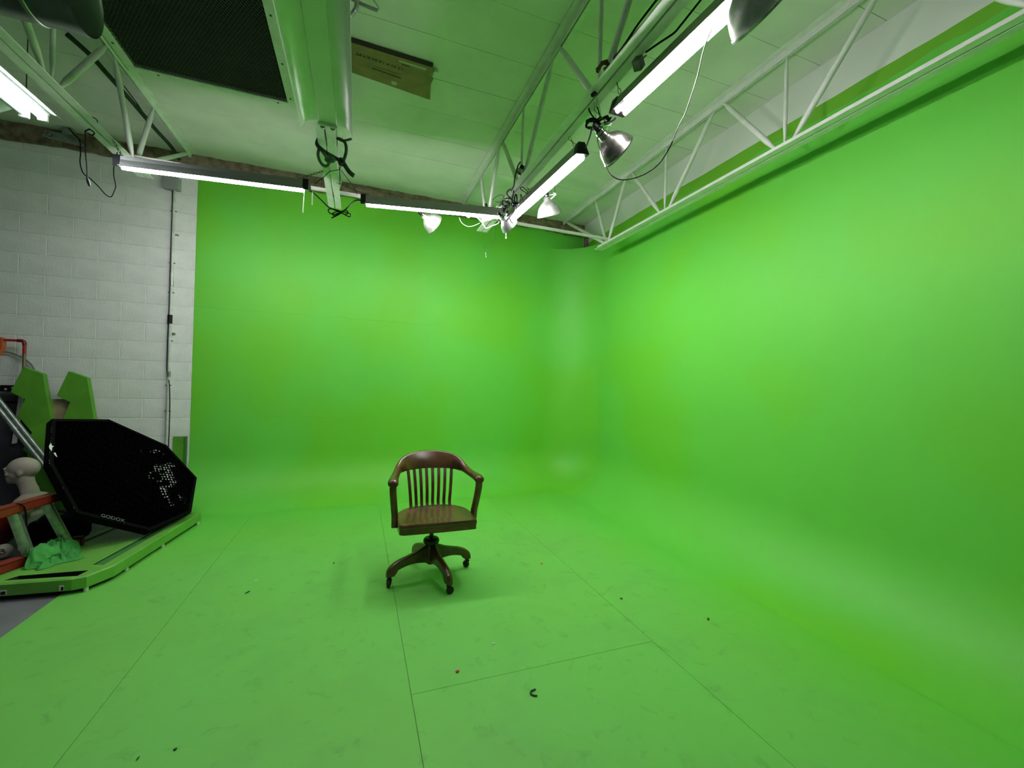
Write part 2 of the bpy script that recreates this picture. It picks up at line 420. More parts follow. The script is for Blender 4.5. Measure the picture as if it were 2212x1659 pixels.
# hangers of the four lights (chains and wires), each a part of its light
def hangers(t, a, b, hooks, chainy):
    a = Vector(a); b = Vector(b)
    for f, hk in hooks:
        p = a.lerp(b, f)+Vector((0,0,.064)); mb = MB()
        if chainy: chain(mb, p+Vector((-.02,0,0)), Vector(hk), .03, .002)
        else: mb.tube([p, Vector(hk)], .0018, 5)
        mb.build('hanger_chain' if chainy else 'hanger_wire', 'dark_metal', t)
hangers(L1, L1a, L1b, ((.04, (-1.72, 3.88, ZB)), (.95, (-.30, 3.75, ZB))), True)
hangers(L2, L2a, L2b, ((.05, (-.215, 3.93, ZB)), (.95, (1.22, 3.72, ZB))), True)
hangers(R1, R1a, R1b, ((.06, (1.29, 3.70, ZB)), (.95, (1.30, 2.56, ZB))), True)
hangers(R2, R2a, R2b, ((.05, (1.30, 2.00, ZB)), (.95, (1.33, .87, ZB))), True)
# pull cords
MB().tube([L1b+Vector((-.035, -.01, -.01)), L1b+Vector((-.040, -.01, -.205))], .003, 6).build('pull_cord', 'cable_white', L1)
mb = MB(); chain(mb, L1b+Vector((.02, .02, .0)), L1b+Vector((.02, .02, -.12)), .016, .0016); mb.build('pull_chain', 'cable_white', L1)
mb = MB().tube([aty(1093, 478, 3.76), aty(1093, 513, 3.76)], .003, 6); mb.ball(aty(1093, 514, 3.76), .007, 8); mb.build('pull_cord', 'cable_white', R1)

# left fixture: white enamelled strip, one tube lit
def strip_fixture():
    t = thing('strip_light', 'white strip light at the left picture edge with one bright tube', 'fluorescent light', (-1.99, 3.0, 3.03), 'hanging fluorescent shop lights')
    y0, y1 = 2.38, 3.60; zc = 3.05
    mb = MB().bbox(-1.985, -1.915, y0, y1, zc+.012, zc+.06, .005); mb.build('channel', 'white_enamel', t)
    mb = MB().add([(-1.985, y0, zc+.030), (-2.10, y0, zc+.012), (-2.20, y0, zc-.05), (-1.985, y1, zc+.030), (-2.10, y1, zc+.012), (-2.20, y1, zc-.05)], [(0,1,4,3), (1,2,5,4)])
    mb.build('reflector', 'white_enamel', t)
    mb = MB().add([(-1.915, y0, zc+.030), (-1.87, y0, zc+.02), (-1.84, y0, zc-.01), (-1.915, y1, zc+.030), (-1.87, y1, zc+.02), (-1.84, y1, zc-.01)], [(0,1,4,3), (1,2,5,4)])
    mb.build('reflector', 'white_enamel', t)
    MB().tube([(-1.945, y0+.03, zc-.008), (-1.945, y1-.03, zc-.008)], .019, 14).build('tube', 'tube_lit_cool', t, smooth=True, angle=60)
    MB().tube([(-2.035, y0+.03, zc-.006), (-2.035, y1-.04, zc-.006)], .019, 14).build('tube', 'tube_off', t, smooth=True, angle=60)
    for y in (y0, y1-.02):
        MB().bbox(-1.97, -1.92, y, y+.02, zc-.03, zc+.02, .004).build('lamp_holder', 'white_enamel', t)
        MB().bbox(-2.06, -2.01, y, y+.02, zc-.03, zc+.02, .004).build('lamp_holder', 'white_enamel', t)
    for y in (3.05, 3.45): MB().tube([(-1.95, y, zc+.06), (-1.95, y, ZC)], .003, 6).build('hanger_wire', 'dark_metal', t)
strip_fixture()

# unlit trough fixture under the second joist
def trough():
    t = thing('trough_light', 'unlit white trough reflector fixture hanging in the middle of the ceiling', 'light fixture', (-.225, 2.3, 3.0))
    cx, zc, y0, y1 = -.226, 3.062, 1.72, 2.95
    half = [(.152, -.066), (.146, -.048), (.134, -.028), (.115, -.012), (.092, -.003), (.070, 0), (.056, 0), (.050, -.010), (.0, -.012)]
    sec = [(-x, z) for x, z in half]+[(x, z) for x, z in half[-2::-1]]
    n = len(sec); mb = MB()
    mb.add([(cx+x, y0, zc+z) for x, z in sec]+[(cx+x, y1, zc+z) for x, z in sec]+[(cx+x*1.004, y0, zc+z+.002) for x, z in sec]+[(cx+x*1.004, y1, zc+z+.002) for x, z in sec],
        [(i, i+1, n+i+1, n+i) for i in range(n-1)]+[(2*n+i, 2*n+i+1, 3*n+i+1, 3*n+i) for i in range(n-1)]+[(i, i+1, 2*n+i+1, 2*n+i) for i in range(n-1)]+[(n+i, n+i+1, 3*n+i+1, 3*n+i) for i in range(n-1)]+[(0, n, 3*n, 2*n), (n-1, 2*n-1, 4*n-1, 3*n-1)])
    mb.build('reflector', 'white_enamel', t, smooth=True, angle=35)
    MB().bbox(cx-.055, cx+.055, y0+.005, y1-.005, zc+.003, zc+.045, .004).build('channel', 'white_enamel', t)
    for y, s in ((y1, 1), (y0, -1)):
        MB().bbox(cx-.058, cx+.058, y-.016, y, zc-.030, zc-.011, .003).build('socket_plate', 'white_enamel', t)
        for sx in (-.03, .03):
            M = Matrix.Translation((cx+sx, y+.001*s, zc-.026)) @ frame((0, s, 0)); mb = MB().lathe([(.0, .006), (.008, .006), (.009, .012), (.015, .012), (.016, 0)], 16, M); mb.build('lamp_holder', 'cable_white', t, smooth=True, angle=40)
    mb = MB().tube([(cx, y0+.1, zc+.045), (cx-.02, y0+.1, ZB)], .004, 6); mb.tube([(cx, y1-.1, zc+.045), (cx-.02, y1-.1, ZB)], .004, 6); mb.build('hanger_wire', 'dark_metal', t)
trough()

# ================================================================== CLAMP LAMPS
def clamp_lamp(mouth, socket_dir, size, label, roll=0.0, lit='bulb_lit', wire=None, metal='aluminium'):
    """mouth: centre of the rim; socket_dir: from rim towards the socket; size: rim radius"""
    mouth = Vector(mouth); ax = Vector(socket_dir).normalized(); M = Matrix.Translation(mouth) @ frame(ax)
    h = size*1.25; s = size
    t = thing('clamp_lamp', label, 'lamp', mouth, 'aluminium clamp work lamps')
    prof = [(s*1.03, -.006), (s*1.03, .002), (s*.99, .006), (s*.95, h*.20), (s*.84, h*.44), (s*.62, h*.68), (s*.40, h*.82), (s*.30, h*.90), (s*.27, h*1.08), (s*.20, h*1.12)]
    inn = [(r-.003, z-.002) for r, z in prof[::-1]]
    MB().lathe(prof+inn, 32, M, close=True).build('shade', metal, t, smooth=True, angle=40)
    MB().lathe([(0, h*1.62), (s*.13, h*1.62), (s*.17, h*1.55), (s*.18, h*1.30), (s*.23, h*1.28), (s*.24, h*1.14), (s*.20, h*1.10), (0, h*1.09)], 18, M).build('socket', 'black_plastic', t, smooth=True, angle=40)
    MB().lathe([(s*.25, h*1.14), (s*.27, h*1.15), (s*.27, h*1.24), (s*.25, h*1.25)], 18, M, close=True).build('collar', 'chrome', t, smooth=True, angle=40)
    mb = MB(); mb.bm(_cube(M @ Matrix.Translation((s*.46, 0, h*1.18)) @ Matrix.Diagonal((s*.50, s*.16, s*.05, 1))))
    mb.bm(_cube(M @ Matrix.Translation((s*.62, 0, h*1.30)) @ Matrix.Rotation(.5, 4, 'Y') @ Matrix.Diagonal((s*.55, s*.2, s*.04, 1))))
    mb.bm(_cube(M @ Matrix.Translation((s*.62, 0, h*1.05)) @ Matrix.Rotation(-.5, 4, 'Y') @ Matrix.Diagonal((s*.55, s*.2, s*.04, 1))))
    mb.build('clamp', 'chrome', t)
    MB().ball(M @ Vector((0, 0, h*.46)), (s*.36, s*.36, s*.36), 14).build('bulb', lit or 'tube_off', t, smooth=True)
    if wire: MB().tube([M @ Vector((s*.75, 0, h*1.18))]+[Vector(w) for w in wire], .0022, 5).build('hanger_wire', 'dark_metal', t)
    return t
def _cube(M):
    bm = bmesh.new(); bmesh.ops.create_cube(bm, size=1); bm.transform(M); return bm
def aim(mu, mv, su, sv, y, toward):
    """rim centre and direction rim -> socket; 'toward' leans the socket to the camera side"""
    m_ = aty(mu, mv, y); r_ = (m_-EYEV); d = _ray(su, sv); q = EYEV+d*(r_.length/d.length)
    return m_, (q-m_).normalized()-r_.normalized()*toward
mE, ax = aim(1643, 31, 1608, -22, 1.12, .10)
clamp_lamp(mE, ax, .105, 'aluminium clamp lamp cut off by the top picture edge, beside the brightest tube', lit='bulb_dim', wire=[(mE.x-.05, mE.y+.02, ZB)])
mA, ax = aim(1335, 327, 1302, 291, 2.18, .22)
clamp_lamp(mA, ax, .106, 'aluminium clamp lamp hanging below the coiled black cable', metal='aluminium_dull', wire=[(1.31, 2.25, ZB)])
mB_, ax = aim(1187, 464, 1181, 425, 3.45, .04)
clamp_lamp(mB_, ax, .108, 'aluminium clamp lamp facing down right of the tube light, before the ledger', wire=[(1.62, 3.45, 3.30), (1.33, 3.40, ZB)])
mC, ax = aim(938, 485, 913, 464, 4.16, .30)
clamp_lamp(mC, ax, .100, 'aluminium clamp lamp under the middle shop light, aimed at the green wall', wire=[(.60, 4.22, 3.168), (.60, 4.30, 3.172)])
mD, ax = aim(1101, 489, 1086, 470, 3.62, .30)
clamp_lamp(mD, ax, .080, 'aluminium clamp lamp half hidden behind the tube end at the cable tangle', wire=[(1.27, 3.72, ZB)])
mF, ax = aim(1056, 474, 1047, 430, 4.10, .05)
clamp_lamp(mF, ax, .075, 'clamp lamp behind the middle shop light with only its black socket showing', lit=None, wire=[(1.21, 4.1, ZB+.02)])

# ================================================================== CEILING THINGS
def grille():
    x0, x1, y0, y1, zb = -1.752, -.572, 2.93, 4.150, 3.790
    t = thing('ceiling_grille', 'large dark honeycomb mesh grille in a pale frame on the ceiling', 'grille', ((x0+x1)/2, (y0+y1)/2, zb))
    w = .062
    for a in ((x0, x1, y1-w, y1), (x0, x1, y0, y0+w), (x0, x0+w, y0+w, y1-w), (x1-w, x1, y0+w, y1-w)):
        MB().bbox(*a, zb, zb+.030, .003).build('frame_bar', 'joist_white', t)
    MB().box(x0+w, x1-w, y0+w, y1-w, zb+.028, zb+.031).build('recess_shade', 'grille_dark', t)  # dark sheet painting the shade of the recess above the mesh
    # hexagonal wire mesh
    mb = MB(); sx = .0235; sy = sx*.80; xa, xb, ya, yb = x0+w-.004, x1-w+.004, y0+w-.004, y1-w+.004; r = .0019
    def seg(p, q):
        d = Vector((q[0]-p[0], q[1]-p[1], 0)); nrm = Vector((-d.y, d.x, 0)).normalized()*r; z0, z1 = zb+.002, zb+.006
        A = Vector((*p, 0)); B = Vector((*q, 0))
        mb.add([A+nrm+Vector((0,0,z1)), B+nrm+Vector((0,0,z1)), B+Vector((0,0,z0)), A+Vector((0,0,z0)), A-nrm+Vector((0,0,z1)), B-nrm+Vector((0,0,z1))], [(0,1,2,3), (3,2,5,4)])
    j = 0; y = ya
    while y < yb:
        off = 0 if j % 2 == 0 else sx/2; x = xa+off
        while x < xb-sx/2:
            if y+sy < yb:
                seg((x, y), (x, y+sy*.6)); seg((x, y+sy*.6), (x+sx/2, y+sy)); seg((x, y+sy*.6), (x-sx/2, y+sy))
            x += sx
        y += sy; j += 1
    o = mb.build('mesh', 'grille_wire', t); o['kind'] = 'stuff'
    for (u, v) in ((x0+.03, 3.85), (x0+.20, y1-.03), (x1-.14, y1-.03), (x1-.03, 4.02), (x1-.03, 3.60), (x1-.03, 3.15), (x0+.03, 3.2)):
        MB().lathe([(0, 0), (.007, .0005), (.009, .004)], 10, Matrix.Translation((u, v, zb-.004))).build('screw', 'dark_metal', t)
grille()
# cardboard strip stuck to the ceiling, lettering upside down from here
def cardboard():
    z = 3.790
    q = [atz(735, 80, z), atz(935, 147, z), atz(933, 165, z), atz(936, 171, z), atz(930, 183, z), atz(929, 216, z), atz(740, 148, z)]
    q[0] = Vector((-.20, 3.183, z)); q[-1] = Vector((-.20, 3.478, z))
    t = thing('cardboard_strip', 'torn brown cardboard strip with size lettering stuck on the ceiling', 'cardboard', sum(q, Vector())/len(q))
    MB().prism(q, (0,0,0), (0,0,.006)).build('sheet', 'cardboard', t)
    MB().prism([q[0]+Vector((0,-.012,.010)), q[1]+Vector((0,-.012,.010)), q[1]+Vector((0,.004,.010)), q[0]+Vector((0,.004,.010))], (0,0,0), (0,0,.02)).build('gap_shadow', 'print_and_shadow', t)  # dark strip painted in for the shadow of the gap at the near edge
    a, b = atz(862, 130, z-.001), atz(921, 148, z-.001)
    MB().prism([a, b, b+Vector((0,.022,0)), a+Vector((0,.014,0))], (0,0,0), (0,0,.0008)).build('tape', 'tape_white', t)
    a = atz(851, 180, z-.001)
    MB().prism([a+Vector((-.022,-.02,0)), a+Vector((.018,-.02,0)), a+Vector((.026,.004,0)), a+Vector((.012,.022,0)), a+Vector((-.016,.020,0))], (0,0,0), (0,0,.0008)).build('tape', 'tape_white', t)
    e = atz(940, 160, z+.004)
    MB().prism([e+Vector((-.012,-.025,0)), e+Vector((.020,-.022,0)), e+Vector((.018,.030,0)), e+Vector((-.012,.034,0))], (0,0,0), (0,0,.02)).build('bracket', 'white_enamel', t)
    # printed bars
    for (u0, v0, u1, v1, hh) in ((804, 146, 866, 168, .012), (808, 143, 862, 160, .004), (868, 138, 884, 143, .010)):
        p0, p1 = atz(u0, v0, z-.001), atz(u1, v1, z-.001)
        MB().prism([p0, p1, p1+Vector((0, hh, 0)), p0+Vector((0, hh, 0))], (0,0,0), (0,0,.0008)).build('printed_bar', 'print_and_shadow', t)
    cu = bpy.data.curves.new('lettering', 'FONT'); cu.body = '1.5 IN X 1.5 IN X 9 FT'; cu.size = .042; cu.offset = .0012; cu.extrude = .0004; cu.align_x = 'CENTER'
    o = bpy.data.objects.new('tmp', cu); COL.objects.link(o); dg = bpy.context.evaluated_depsgraph_get()
    me = bpy.data.meshes.new_from_object(o.evaluated_get(dg)); bpy.data.objects.remove(o)
    a, b = atz(770, 110, z-.001), atz(872, 146, z-.001); ang = math.atan2(b.y-a.y, b.x-a.x)
    # read from below with its head towards the back wall's opposite side: rotated half a turn
    me.transform(Matrix.Rotation(math.pi, 4, 'X'))            # faces down
    bb = [q_.co.copy() for q_ in me.vertices]; wd = max(p.x for p in bb)-min(p.x for p in bb)
    me.transform(Matrix.Scale(-1, 4, (1,0,0)) @ Matrix.Scale(-1, 4, (1,0,0)) @ Matrix.Scale((b-a).length/wd, 4))
    lo = bpy.data.objects.new('lettering', me); COL.objects.link(lo); me.materials.append(MATS['print_and_shadow']); lo.parent = t
    me.transform(Matrix.Translation((a+b)/2+Vector((0,.012,0))-root_of(t)) @ Matrix.Rotation(ang+math.pi, 4, 'Z'))
cardboard()
# round duct crossing the first joist at the upper left
def duct():
    yc, zc, r = 2.70, 3.285, .172
    t = thing('air_duct', 'dark rounded metal duct end at the upper left corner', 'duct', (-1.55, yc, zc-r))
    M = Matrix.Translation((-1.325, yc, zc)) @ frame((-1, 0, 0))
    MB().lathe([(0, .012), (r*.90, .012), (r*.97, .006), (r*1.02, 0), (r*1.02, .022), (r, .026), (r, .46), (r*.97, .475), (0, .475)], 48, M).build('pipe', 'duct_metal', t, smooth=True, angle=40)
    MB().tube([(-1.60, yc, zc), (-1.60, yc, ZC)], .14, 32).build('riser', 'duct_metal', t, smooth=True, angle=60)
    for x in (-1.50, -1.72): MB().lathe([(r+.002, 0), (r+.006, .004), (r+.006, .018), (r+.002, .022)], 40, Matrix.Translation((x, yc, zc)) @ frame((-1,0,0))).build('band', 'galvanised', t, smooth=True, angle=40)
duct()
# flexible conduit loop beside the trough
pts = [atz(752, 40, 3.55), atz(768, 20, 3.60), atz(770, 0, 3.66), atz(765, -25, 3.78)]
mb = MB(); sp = spline(pts, 10); mb.tube(sp, [.012+.0016*(i % 2) for i in range(len(sp))], 8)
sp = spline([atz(745, -12, 3.72), atz(780, 8, 3.68), atz(815, 23, 3.66)], 12); mb.tube(sp, [.010+.0014*(i % 2) for i in range(len(sp))], 8)
mb.tube(spline([atz(815, 23, 3.66), atz(817, 15, 3.70), atz(800, -8, 3.80)], 8), .003, 6)
tag(mb.build('flexible_conduit', 'galvanised'), 'ribbed grey flexible conduit stub beside the trough fixture at the top edge', 'conduit')
# black hose lying along the first joist
mb = cord([(-1.98, 3.86, 3.78), (-1.905, 3.98, 3.74), (-1.87, 4.12, 3.71), (-1.845, 4.45, 3.70), (-1.835, 4.85, 3.70), (-1.835, 5.20, 3.72), (-1.84, 5.42, 3.70)], .017, 8)
tag(mb.build('black_hose', 'rope_dark', smooth=True), 'thick black hose running along the joist by the block wall', 'hose')
mb = cord([aty(268, 186, 4.3), aty(295, 222, 4.5), aty(312, 246, 4.7), aty(330, 262, 4.9)], .004, 6)
tag(mb.build('thin_cable', 'cable_black'), 'thin black cable drooping beside the hose on the block-wall joist', 'cable')

# ================================================================== CABLES ABOVE THE CORNER
def coil(mb, c, ax, ay, n, rx, ry, r, turns=3, jit=.01, seed=1):
    rnd = random.Random(seed); pts = []; c = Vector(c)
    for i in range(int(turns*14)):
        a = i*2*math.pi/14
        pts.append(c+ax*(rx*math.cos(a)*(1+rnd.uniform(-.15,.15)))+ay*(ry*math.sin(a)*(1+rnd.uniform(-.15,.15)))+n*(rnd.uniform(-jit, jit)))
    mb.tube(spline(pts, 3), r, 6)
# coiled cable between the two right tubes
t = thing('coiled_cable', 'black cable coiled in a figure of eight between the two right tube lights', 'cable', aty(1292, 266, 2.25))
mb = MB(); yy = 2.25
cc = aty(1292, 266, yy)
coil(mb, aty(1281, 268, yy), RT, DN, fwd, .042, .022, .0052, 3.2, .02, 3)
coil(mb, aty(1300, 263, yy), RT*.95-DN*.25, DN, fwd, .050, .020, .0052, 3.4, .02, 4)
mb.tube(spline([aty(1279, 275, yy), aty(1274, 295, 2.33), aty(1268, 312, 2.42), aty(1262, 324, 2.50)], 6), .0052, 6)
mb.tube(spline([aty(1306, 266, yy), aty(1318, 264, 2.18), aty(1327, 258, 2.10), aty(1330, 252, 2.06)], 6), .0052, 6)
mb.build('cable', 'cable_black', t)
mb = MB(); mb.tube(spline([aty(1288, 262, yy), aty(1276, 245, yy), aty(1272, 235, yy), aty(1278, 229, yy), aty(1288, 227, yy), aty(1293, 240, yy), aty(1297, 255, yy)], 5), .0044, 6)
mb.build('loose_loop', 'cable_black', t)
mb = MB()
for a in ((1284, 214, 1283, 262), (1290, 212, 1286, 262), (1294, 225, 1300, 258)): mb.tube([atx(a[0], a[1], 1.27), aty(a[2], a[3], yy)], .0016, 5)
mb.build('tie_wire', 'dark_metal', t)
# tangle at the joist end
t = thing('cable_tangle', 'tangled black cables bunched on the joist end above the cyclorama corner', 'cable', aty(1105, 435, 3.55))
mb = MB(); yy = 3.40
coil(mb, aty(1093, 441, yy), RT, DN, fwd, .030, .022, 0.0056, 3.3, .03, 5)
coil(mb, aty(1112, 441, yy), RT, DN*.9+RT*.2, fwd, .026, .018, 0.0056, 3.0, .03, 6)
coil(mb, aty(1114, 432, yy), RT*.5, DN, fwd, .022, .050, 0.0050, 2.5, .02, 7)
mb.build('coil', 'cable_black', t)
def strand(L, y, r=.0048, nm='strand', mt='cable_black'): MB().tube(spline([aty(u, v, y) for u, v in L], 6), r, 6).build(nm, mt, t)
strand([(1103, 408), (1096, 414), (1096, 421), (1103, 428), (1110, 434), (1118, 438)], 3.35)
strand([(1104, 412), (1110, 402), (1112, 385), (1118, 360), (1124, 350)], 3.20)
strand([(1110, 411), (1108, 425), (1106, 432)], 3.35, .005)
strand([(1090, 430), (1098, 428), (1104, 430), (1107, 436), (1112, 446), (1110, 458), (1100, 470), (1093, 478)], 3.38)
strand([(1102, 446), (1093, 452), (1090, 462), (1088, 470), (1086, 462)], 3.34, .004)
strand([(1075, 468), (1080, 478), (1082, 484)], 3.32, .004)
strand([(1064, 432), (1072, 425), (1084, 421), (1089, 427), (1083, 436), (1070, 436)], 3.50, .0022)
strand([(1125, 419), (1129, 430), (1134, 440)], 3.30, .004)
strand([(1125, 419), (1122, 440), (1106, 447)], 3.40, .003)
strand([(1101, 472), (1105, 480), (1108, 482)], 3.26, .0045)
t = thing('hooked_wire', 'bent dark wire hook dangling near the upper end of the tube light', 'wire', aty(1135, 412, 3.3))
MB().tube(spline([aty(u, v, 3.3) for u, v in ((1142, 420), (1128, 411), (1124, 407), (1128, 404), (1134, 408), (1142, 417))], 6), .0036, 6).build('hook', 'cable_black', t)
MB().tube(spline([aty(u, v, 3.3) for u, v in ((1139, 405), (1144, 412), (1147, 418), (1152, 414), (1160, 410))], 6), .003, 6).build('twist', 'cable_black', t)
# adapter blob on the chord
t = thing('plug_block', 'black plug block strapped to the third joist above the tangle', 'plug', aty(1126, 368, 3.25))
M = Matrix.Translation(aty(1125, 367, 3.25)) @ frame(RT*.5-DN) ; mb = MB(); mb.bm(_cube(M @ Matrix.Diagonal((.035, .03, .07, 1)))); mb.build('body', 'black_plastic', t)
mb = MB(); mb.lathe([(.024, -.02), (.027, -.018), (.027, .0), (.024, .002)], 16, M @ Matrix.Translation((.02, -.01, .03)), close=True); mb.lathe([(.022, -.02), (.025, -.018), (.025, .01), (.022, .012)], 16, M @ Matrix.Translation((-.02, .0, -.02)), close=True); mb.build('strap', 'galvanised', t)
# looping lamp lead on the right
t = thing('lamp_lead', 'long black lamp lead hanging in a deep loop across the right joist', 'cable', aty(1340, 387, 2.0))
Lp = [(1303, 290, 2.18), (1296, 288, 2.15), (1291, 298, 2.13), (1293, 312, 2.10), (1300, 332, 2.08), (1308, 352, 2.05), (1313, 366, 2.03), (1322, 379, 2.0), (1336, 387, 1.98), (1352, 388, 1.95), (1375, 383, 1.92), (1400, 372, 1.88), (1424, 353, 1.84), (1443, 325, 1.80), (1455, 300, 1.76), (1466, 272, 1.72), (1480, 245, 1.68), (1494, 205, 1.62), (1508, 160, 1.56), (1518, 115, 1.48), (1528, 85, 1.42), (1538, 62, 1.36)]
P_ = spline([aty(u, v, y) for u, v, y in Lp], 5); k = int(len(P_)*.66)
MB().tube(P_[:k+1], .0034, 6).build('lead', 'cable_black', t)
MB().tube(P_[k:], .0030, 6).build('lead_end', 'lead_glare', t).__setitem__('label', 'far end of the black lead with glare painted pale')  # glare on the black cable, painted in as a paler grey
# cables along the third joist
tag(cord([atz(1395, 113, 3.10), atz(1425, 92, 3.10), atz(1455, 72, 3.11), atz(1470, 55, 3.13), atz(1490, 30, 3.16), atz(1520, -8, 3.2)], .005).build('black_cable', 'cable_black'), 'black cable rising from the third joist towards the top edge', 'cable')
t = thing('brown_cord_bunch', 'reddish brown extension cord bunched on top of the third joist', 'cord', atz(1310, 138, 3.20))
mb = MB(); mb.tube(spline([atz(1288, 150, 3.19), atz(1300, 140, 3.21), atz(1322, 128, 3.22), atz(1345, 105, 3.24), atz(1372, 72, 3.26), atz(1405, 35, 3.28), atz(1440, -5, 3.3)], 6), .007, 6)
mb.tube(spline([atz(1290, 155, 3.19), atz(1302, 136, 3.20), atz(1318, 142, 3.20), atz(1305, 150, 3.18)], 6), .010, 6); mb.tube(spline([atz(1298, 136, 3.21), atz(1320, 131, 3.22), atz(1312, 145, 3.19)], 6), .009, 6); mb.build('cord', 'brown_cord', t)
mb = cord([atz(1330, 122, 3.23), atz(1350, 95, 3.26), atz(1380, 50, 3.32), atz(1420, -2, 3.36)], .0055); mb.build('black_strand', 'cable_black', t)
e = atz(1379, 137, 3.06); MBx = MB(); MBx.bm(_cube(Matrix.Translation(e) @ Euler((.3, .5, .6)).to_matrix().to_4x4() @ Matrix.Diagonal((.05, .04, .045, 1)))); MBx.tube([e, (1.33, e.y, ZB)], .004, 5)
tag(MBx.build('junction_plug', 'dark_metal'), 'small dark box hanging beside the third joist near the brightest tube', 'plug')
# tie clusters on the joist
mb = MB()
for i in range(9):
    p = atx(1284+random.uniform(-8, 22), 200-random.uniform(-14, 12), 1.31); mb.tube([p, p+Vector((random.uniform(-.02,.03), random.uniform(-.03,.03), random.uniform(-.03,.01)))], .0022, 5)
mb.tube(spline([atx(1280, 205, 1.2), atx(1288, 200, 1.256), atx(1297, 192, 1.3), atx(1292, 188, 1.33)], 5), .012, 6)
tag(mb.build('cable_ties', 'cable_black'), 'cluster of clipped black cable ties on the third joist', 'cable ties')
# thin wire dangling on the green wall
t = thing('dangling_wire', 'thin dark wire with a small metal end hanging before the green wall', 'wire', aty(1049, 548, 3.9))
MB().tube(spline([aty(u, v, 3.9) for u, v in ((1068, 480), (1068, 500), (1065, 520), (1060, 532), (1050, 538))], 6), .0014, 5).build('wire', 'cable_black', t)
MB().tube(spline([aty(u, v, 3.9) for u, v in ((1044, 530), (1047, 538), (1049, 546))], 5), .002, 5).build('hook', 'chrome', t)
MB().tube([aty(1049, 545, 3.9), aty(1050, 556, 3.9)], .0042, 8).build('metal_end', 'galvanised', t)
# white wires under the middle light
t = thing('white_lead', 'white lead looping under the middle shop light at the joist end', 'cable', aty(1060, 470, 3.95))
MB().tube(spline([aty(u, v, 3.95) for u, v in ((1005, 464), (1012, 470), (1020, 466), (1030, 470), (1042, 482), (1050, 493), (1062, 488), (1075, 483), (1082, 474))], 6), .0042, 6).build('lead', 'cable_white', t)
MB().tube(spline([aty(u, v, 3.95) for u, v in ((992, 470), (998, 482), (1010, 489), (1022, 488), (1036, 482))], 6), .002, 6).build('thin_lead', 'cable_white', t)
# bow-tied cable between the two back lights
t = thing('bow_cable', 'black cable tied in a bow between the two back shop lights', 'cable', aty(735, 460, 3.80))
yb_ = 3.78
MB().tube(spline([aty(u, v, y) for u, v, y in ((668, 412, 3.74), (676, 416, yb_), (692, 430, yb_), (708, 446, yb_), (722, 453, yb_), (735, 458, yb_))], 6), .0056, 6).build('lead', 'cable_black', t)
MB().tube(spline([aty(u, v, y) for u, v, y in ((782, 434, 3.94), (772, 432, 3.9), (762, 437, 3.84), (752, 447, yb_), (742, 456, yb_), (730, 464, yb_), (716, 471, yb_))], 6), .0056, 6).build('lead', 'cable_black', t)
mb = MB()
for L in (((737, 457), (722, 452), (710, 452), (711, 459), (722, 463), (737, 458)), ((737, 457), (725, 458), (718, 462), (724, 466), (737, 459)), ((737, 457), (750, 459), (758, 464), (754, 468), (744, 463), (737, 459)), ((737, 457), (747, 454), (752, 459), (746, 463), (737, 460))):
    mb.tube(spline([aty(u, v, yb_-.01*random.random()) for u, v in L], 6), .0046, 6)
mb.build('bow', 'cable_black', t)
# ropes tied round the second joist
t = thing('rope_knot', 'dark rope knotted round the second joist below the trough fixture', 'rope', aty(720, 340, 3.5))
def rope(L, r, mt, y=3.42):
    sp = spline([aty(u, v, yy if yy else y) for u, v, yy in L], 8); MB().tube(sp, [r*(1+.10*(i % 2)) for i in range(len(sp))], 8).build('rope', mt, t)
rope(((688, 300, 3.40), (685, 312, 3.34), (694, 322, 3.30), (708, 332, 3.30), (722, 340, 3.30), (736, 348, 3.30), (742, 352, 3.30)), .013, 'rope_dark')
rope(((742, 352, 3.30), (748, 362, 3.29), (756, 373, 3.28), (765, 380, 3.28)), .015, 'rope_dark')
rope(((738, 352, 3.30), (744, 342, 3.31), (748, 325, 3.33), (746, 310, 3.36), (738, 302, 3.42), (729, 299, 3.48)), .0105, 'rope_dark')
rope(((729, 299, 3.48), (738, 304, 3.44), (748, 303, 3.40), (759, 300, 3.36)), .008, 'rope_green')
rope(((690, 318, 3.32), (687, 332, 3.32), (690, 346, 3.32), (698, 357, 3.32), (707, 358, 3.31), (712, 350, 3.30)), .010, 'rope_green')
rope(((694, 324, 3.31), (702, 335, 3.29), (708, 343, 3.29), (716, 342, 3.29)), .010, 'rope_green')
mb = MB(); coil(mb, aty(713, 345, 3.29), RT, DN, fwd, .026, .018, .010, 2.2, .01, 9); mb.build('knot', 'rope_green', t)
mb = MB(); coil(mb, aty(738, 350, 3.29), RT, DN, fwd, .016, .018, .011, 2.0, .01, 10); mb.build('knot', 'rope_dark', t)
tag(cord([aty(736, 358, 3.5), aty(733, 366, 3.6), aty(718, 369, 3.7), aty(710, 372, 3.74), aty(700, 382, 3.76), aty(688, 391, 3.76), aty(680, 398, 3.76)], .0028, 5).build('thin_wire', 'cable_black'), 'thin black wire from the rope knot to the left back light', 'wire')
tag(cord([aty(736, 366, 3.6), aty(746, 380, 3.7), aty(758, 396, 3.85), aty(764, 405, 3.92), aty(772, 420, 3.94)], .0024, 5).build('thin_wire', 'cable_black'), 'thin black wire from the rope knot to the middle back light', 'wire')

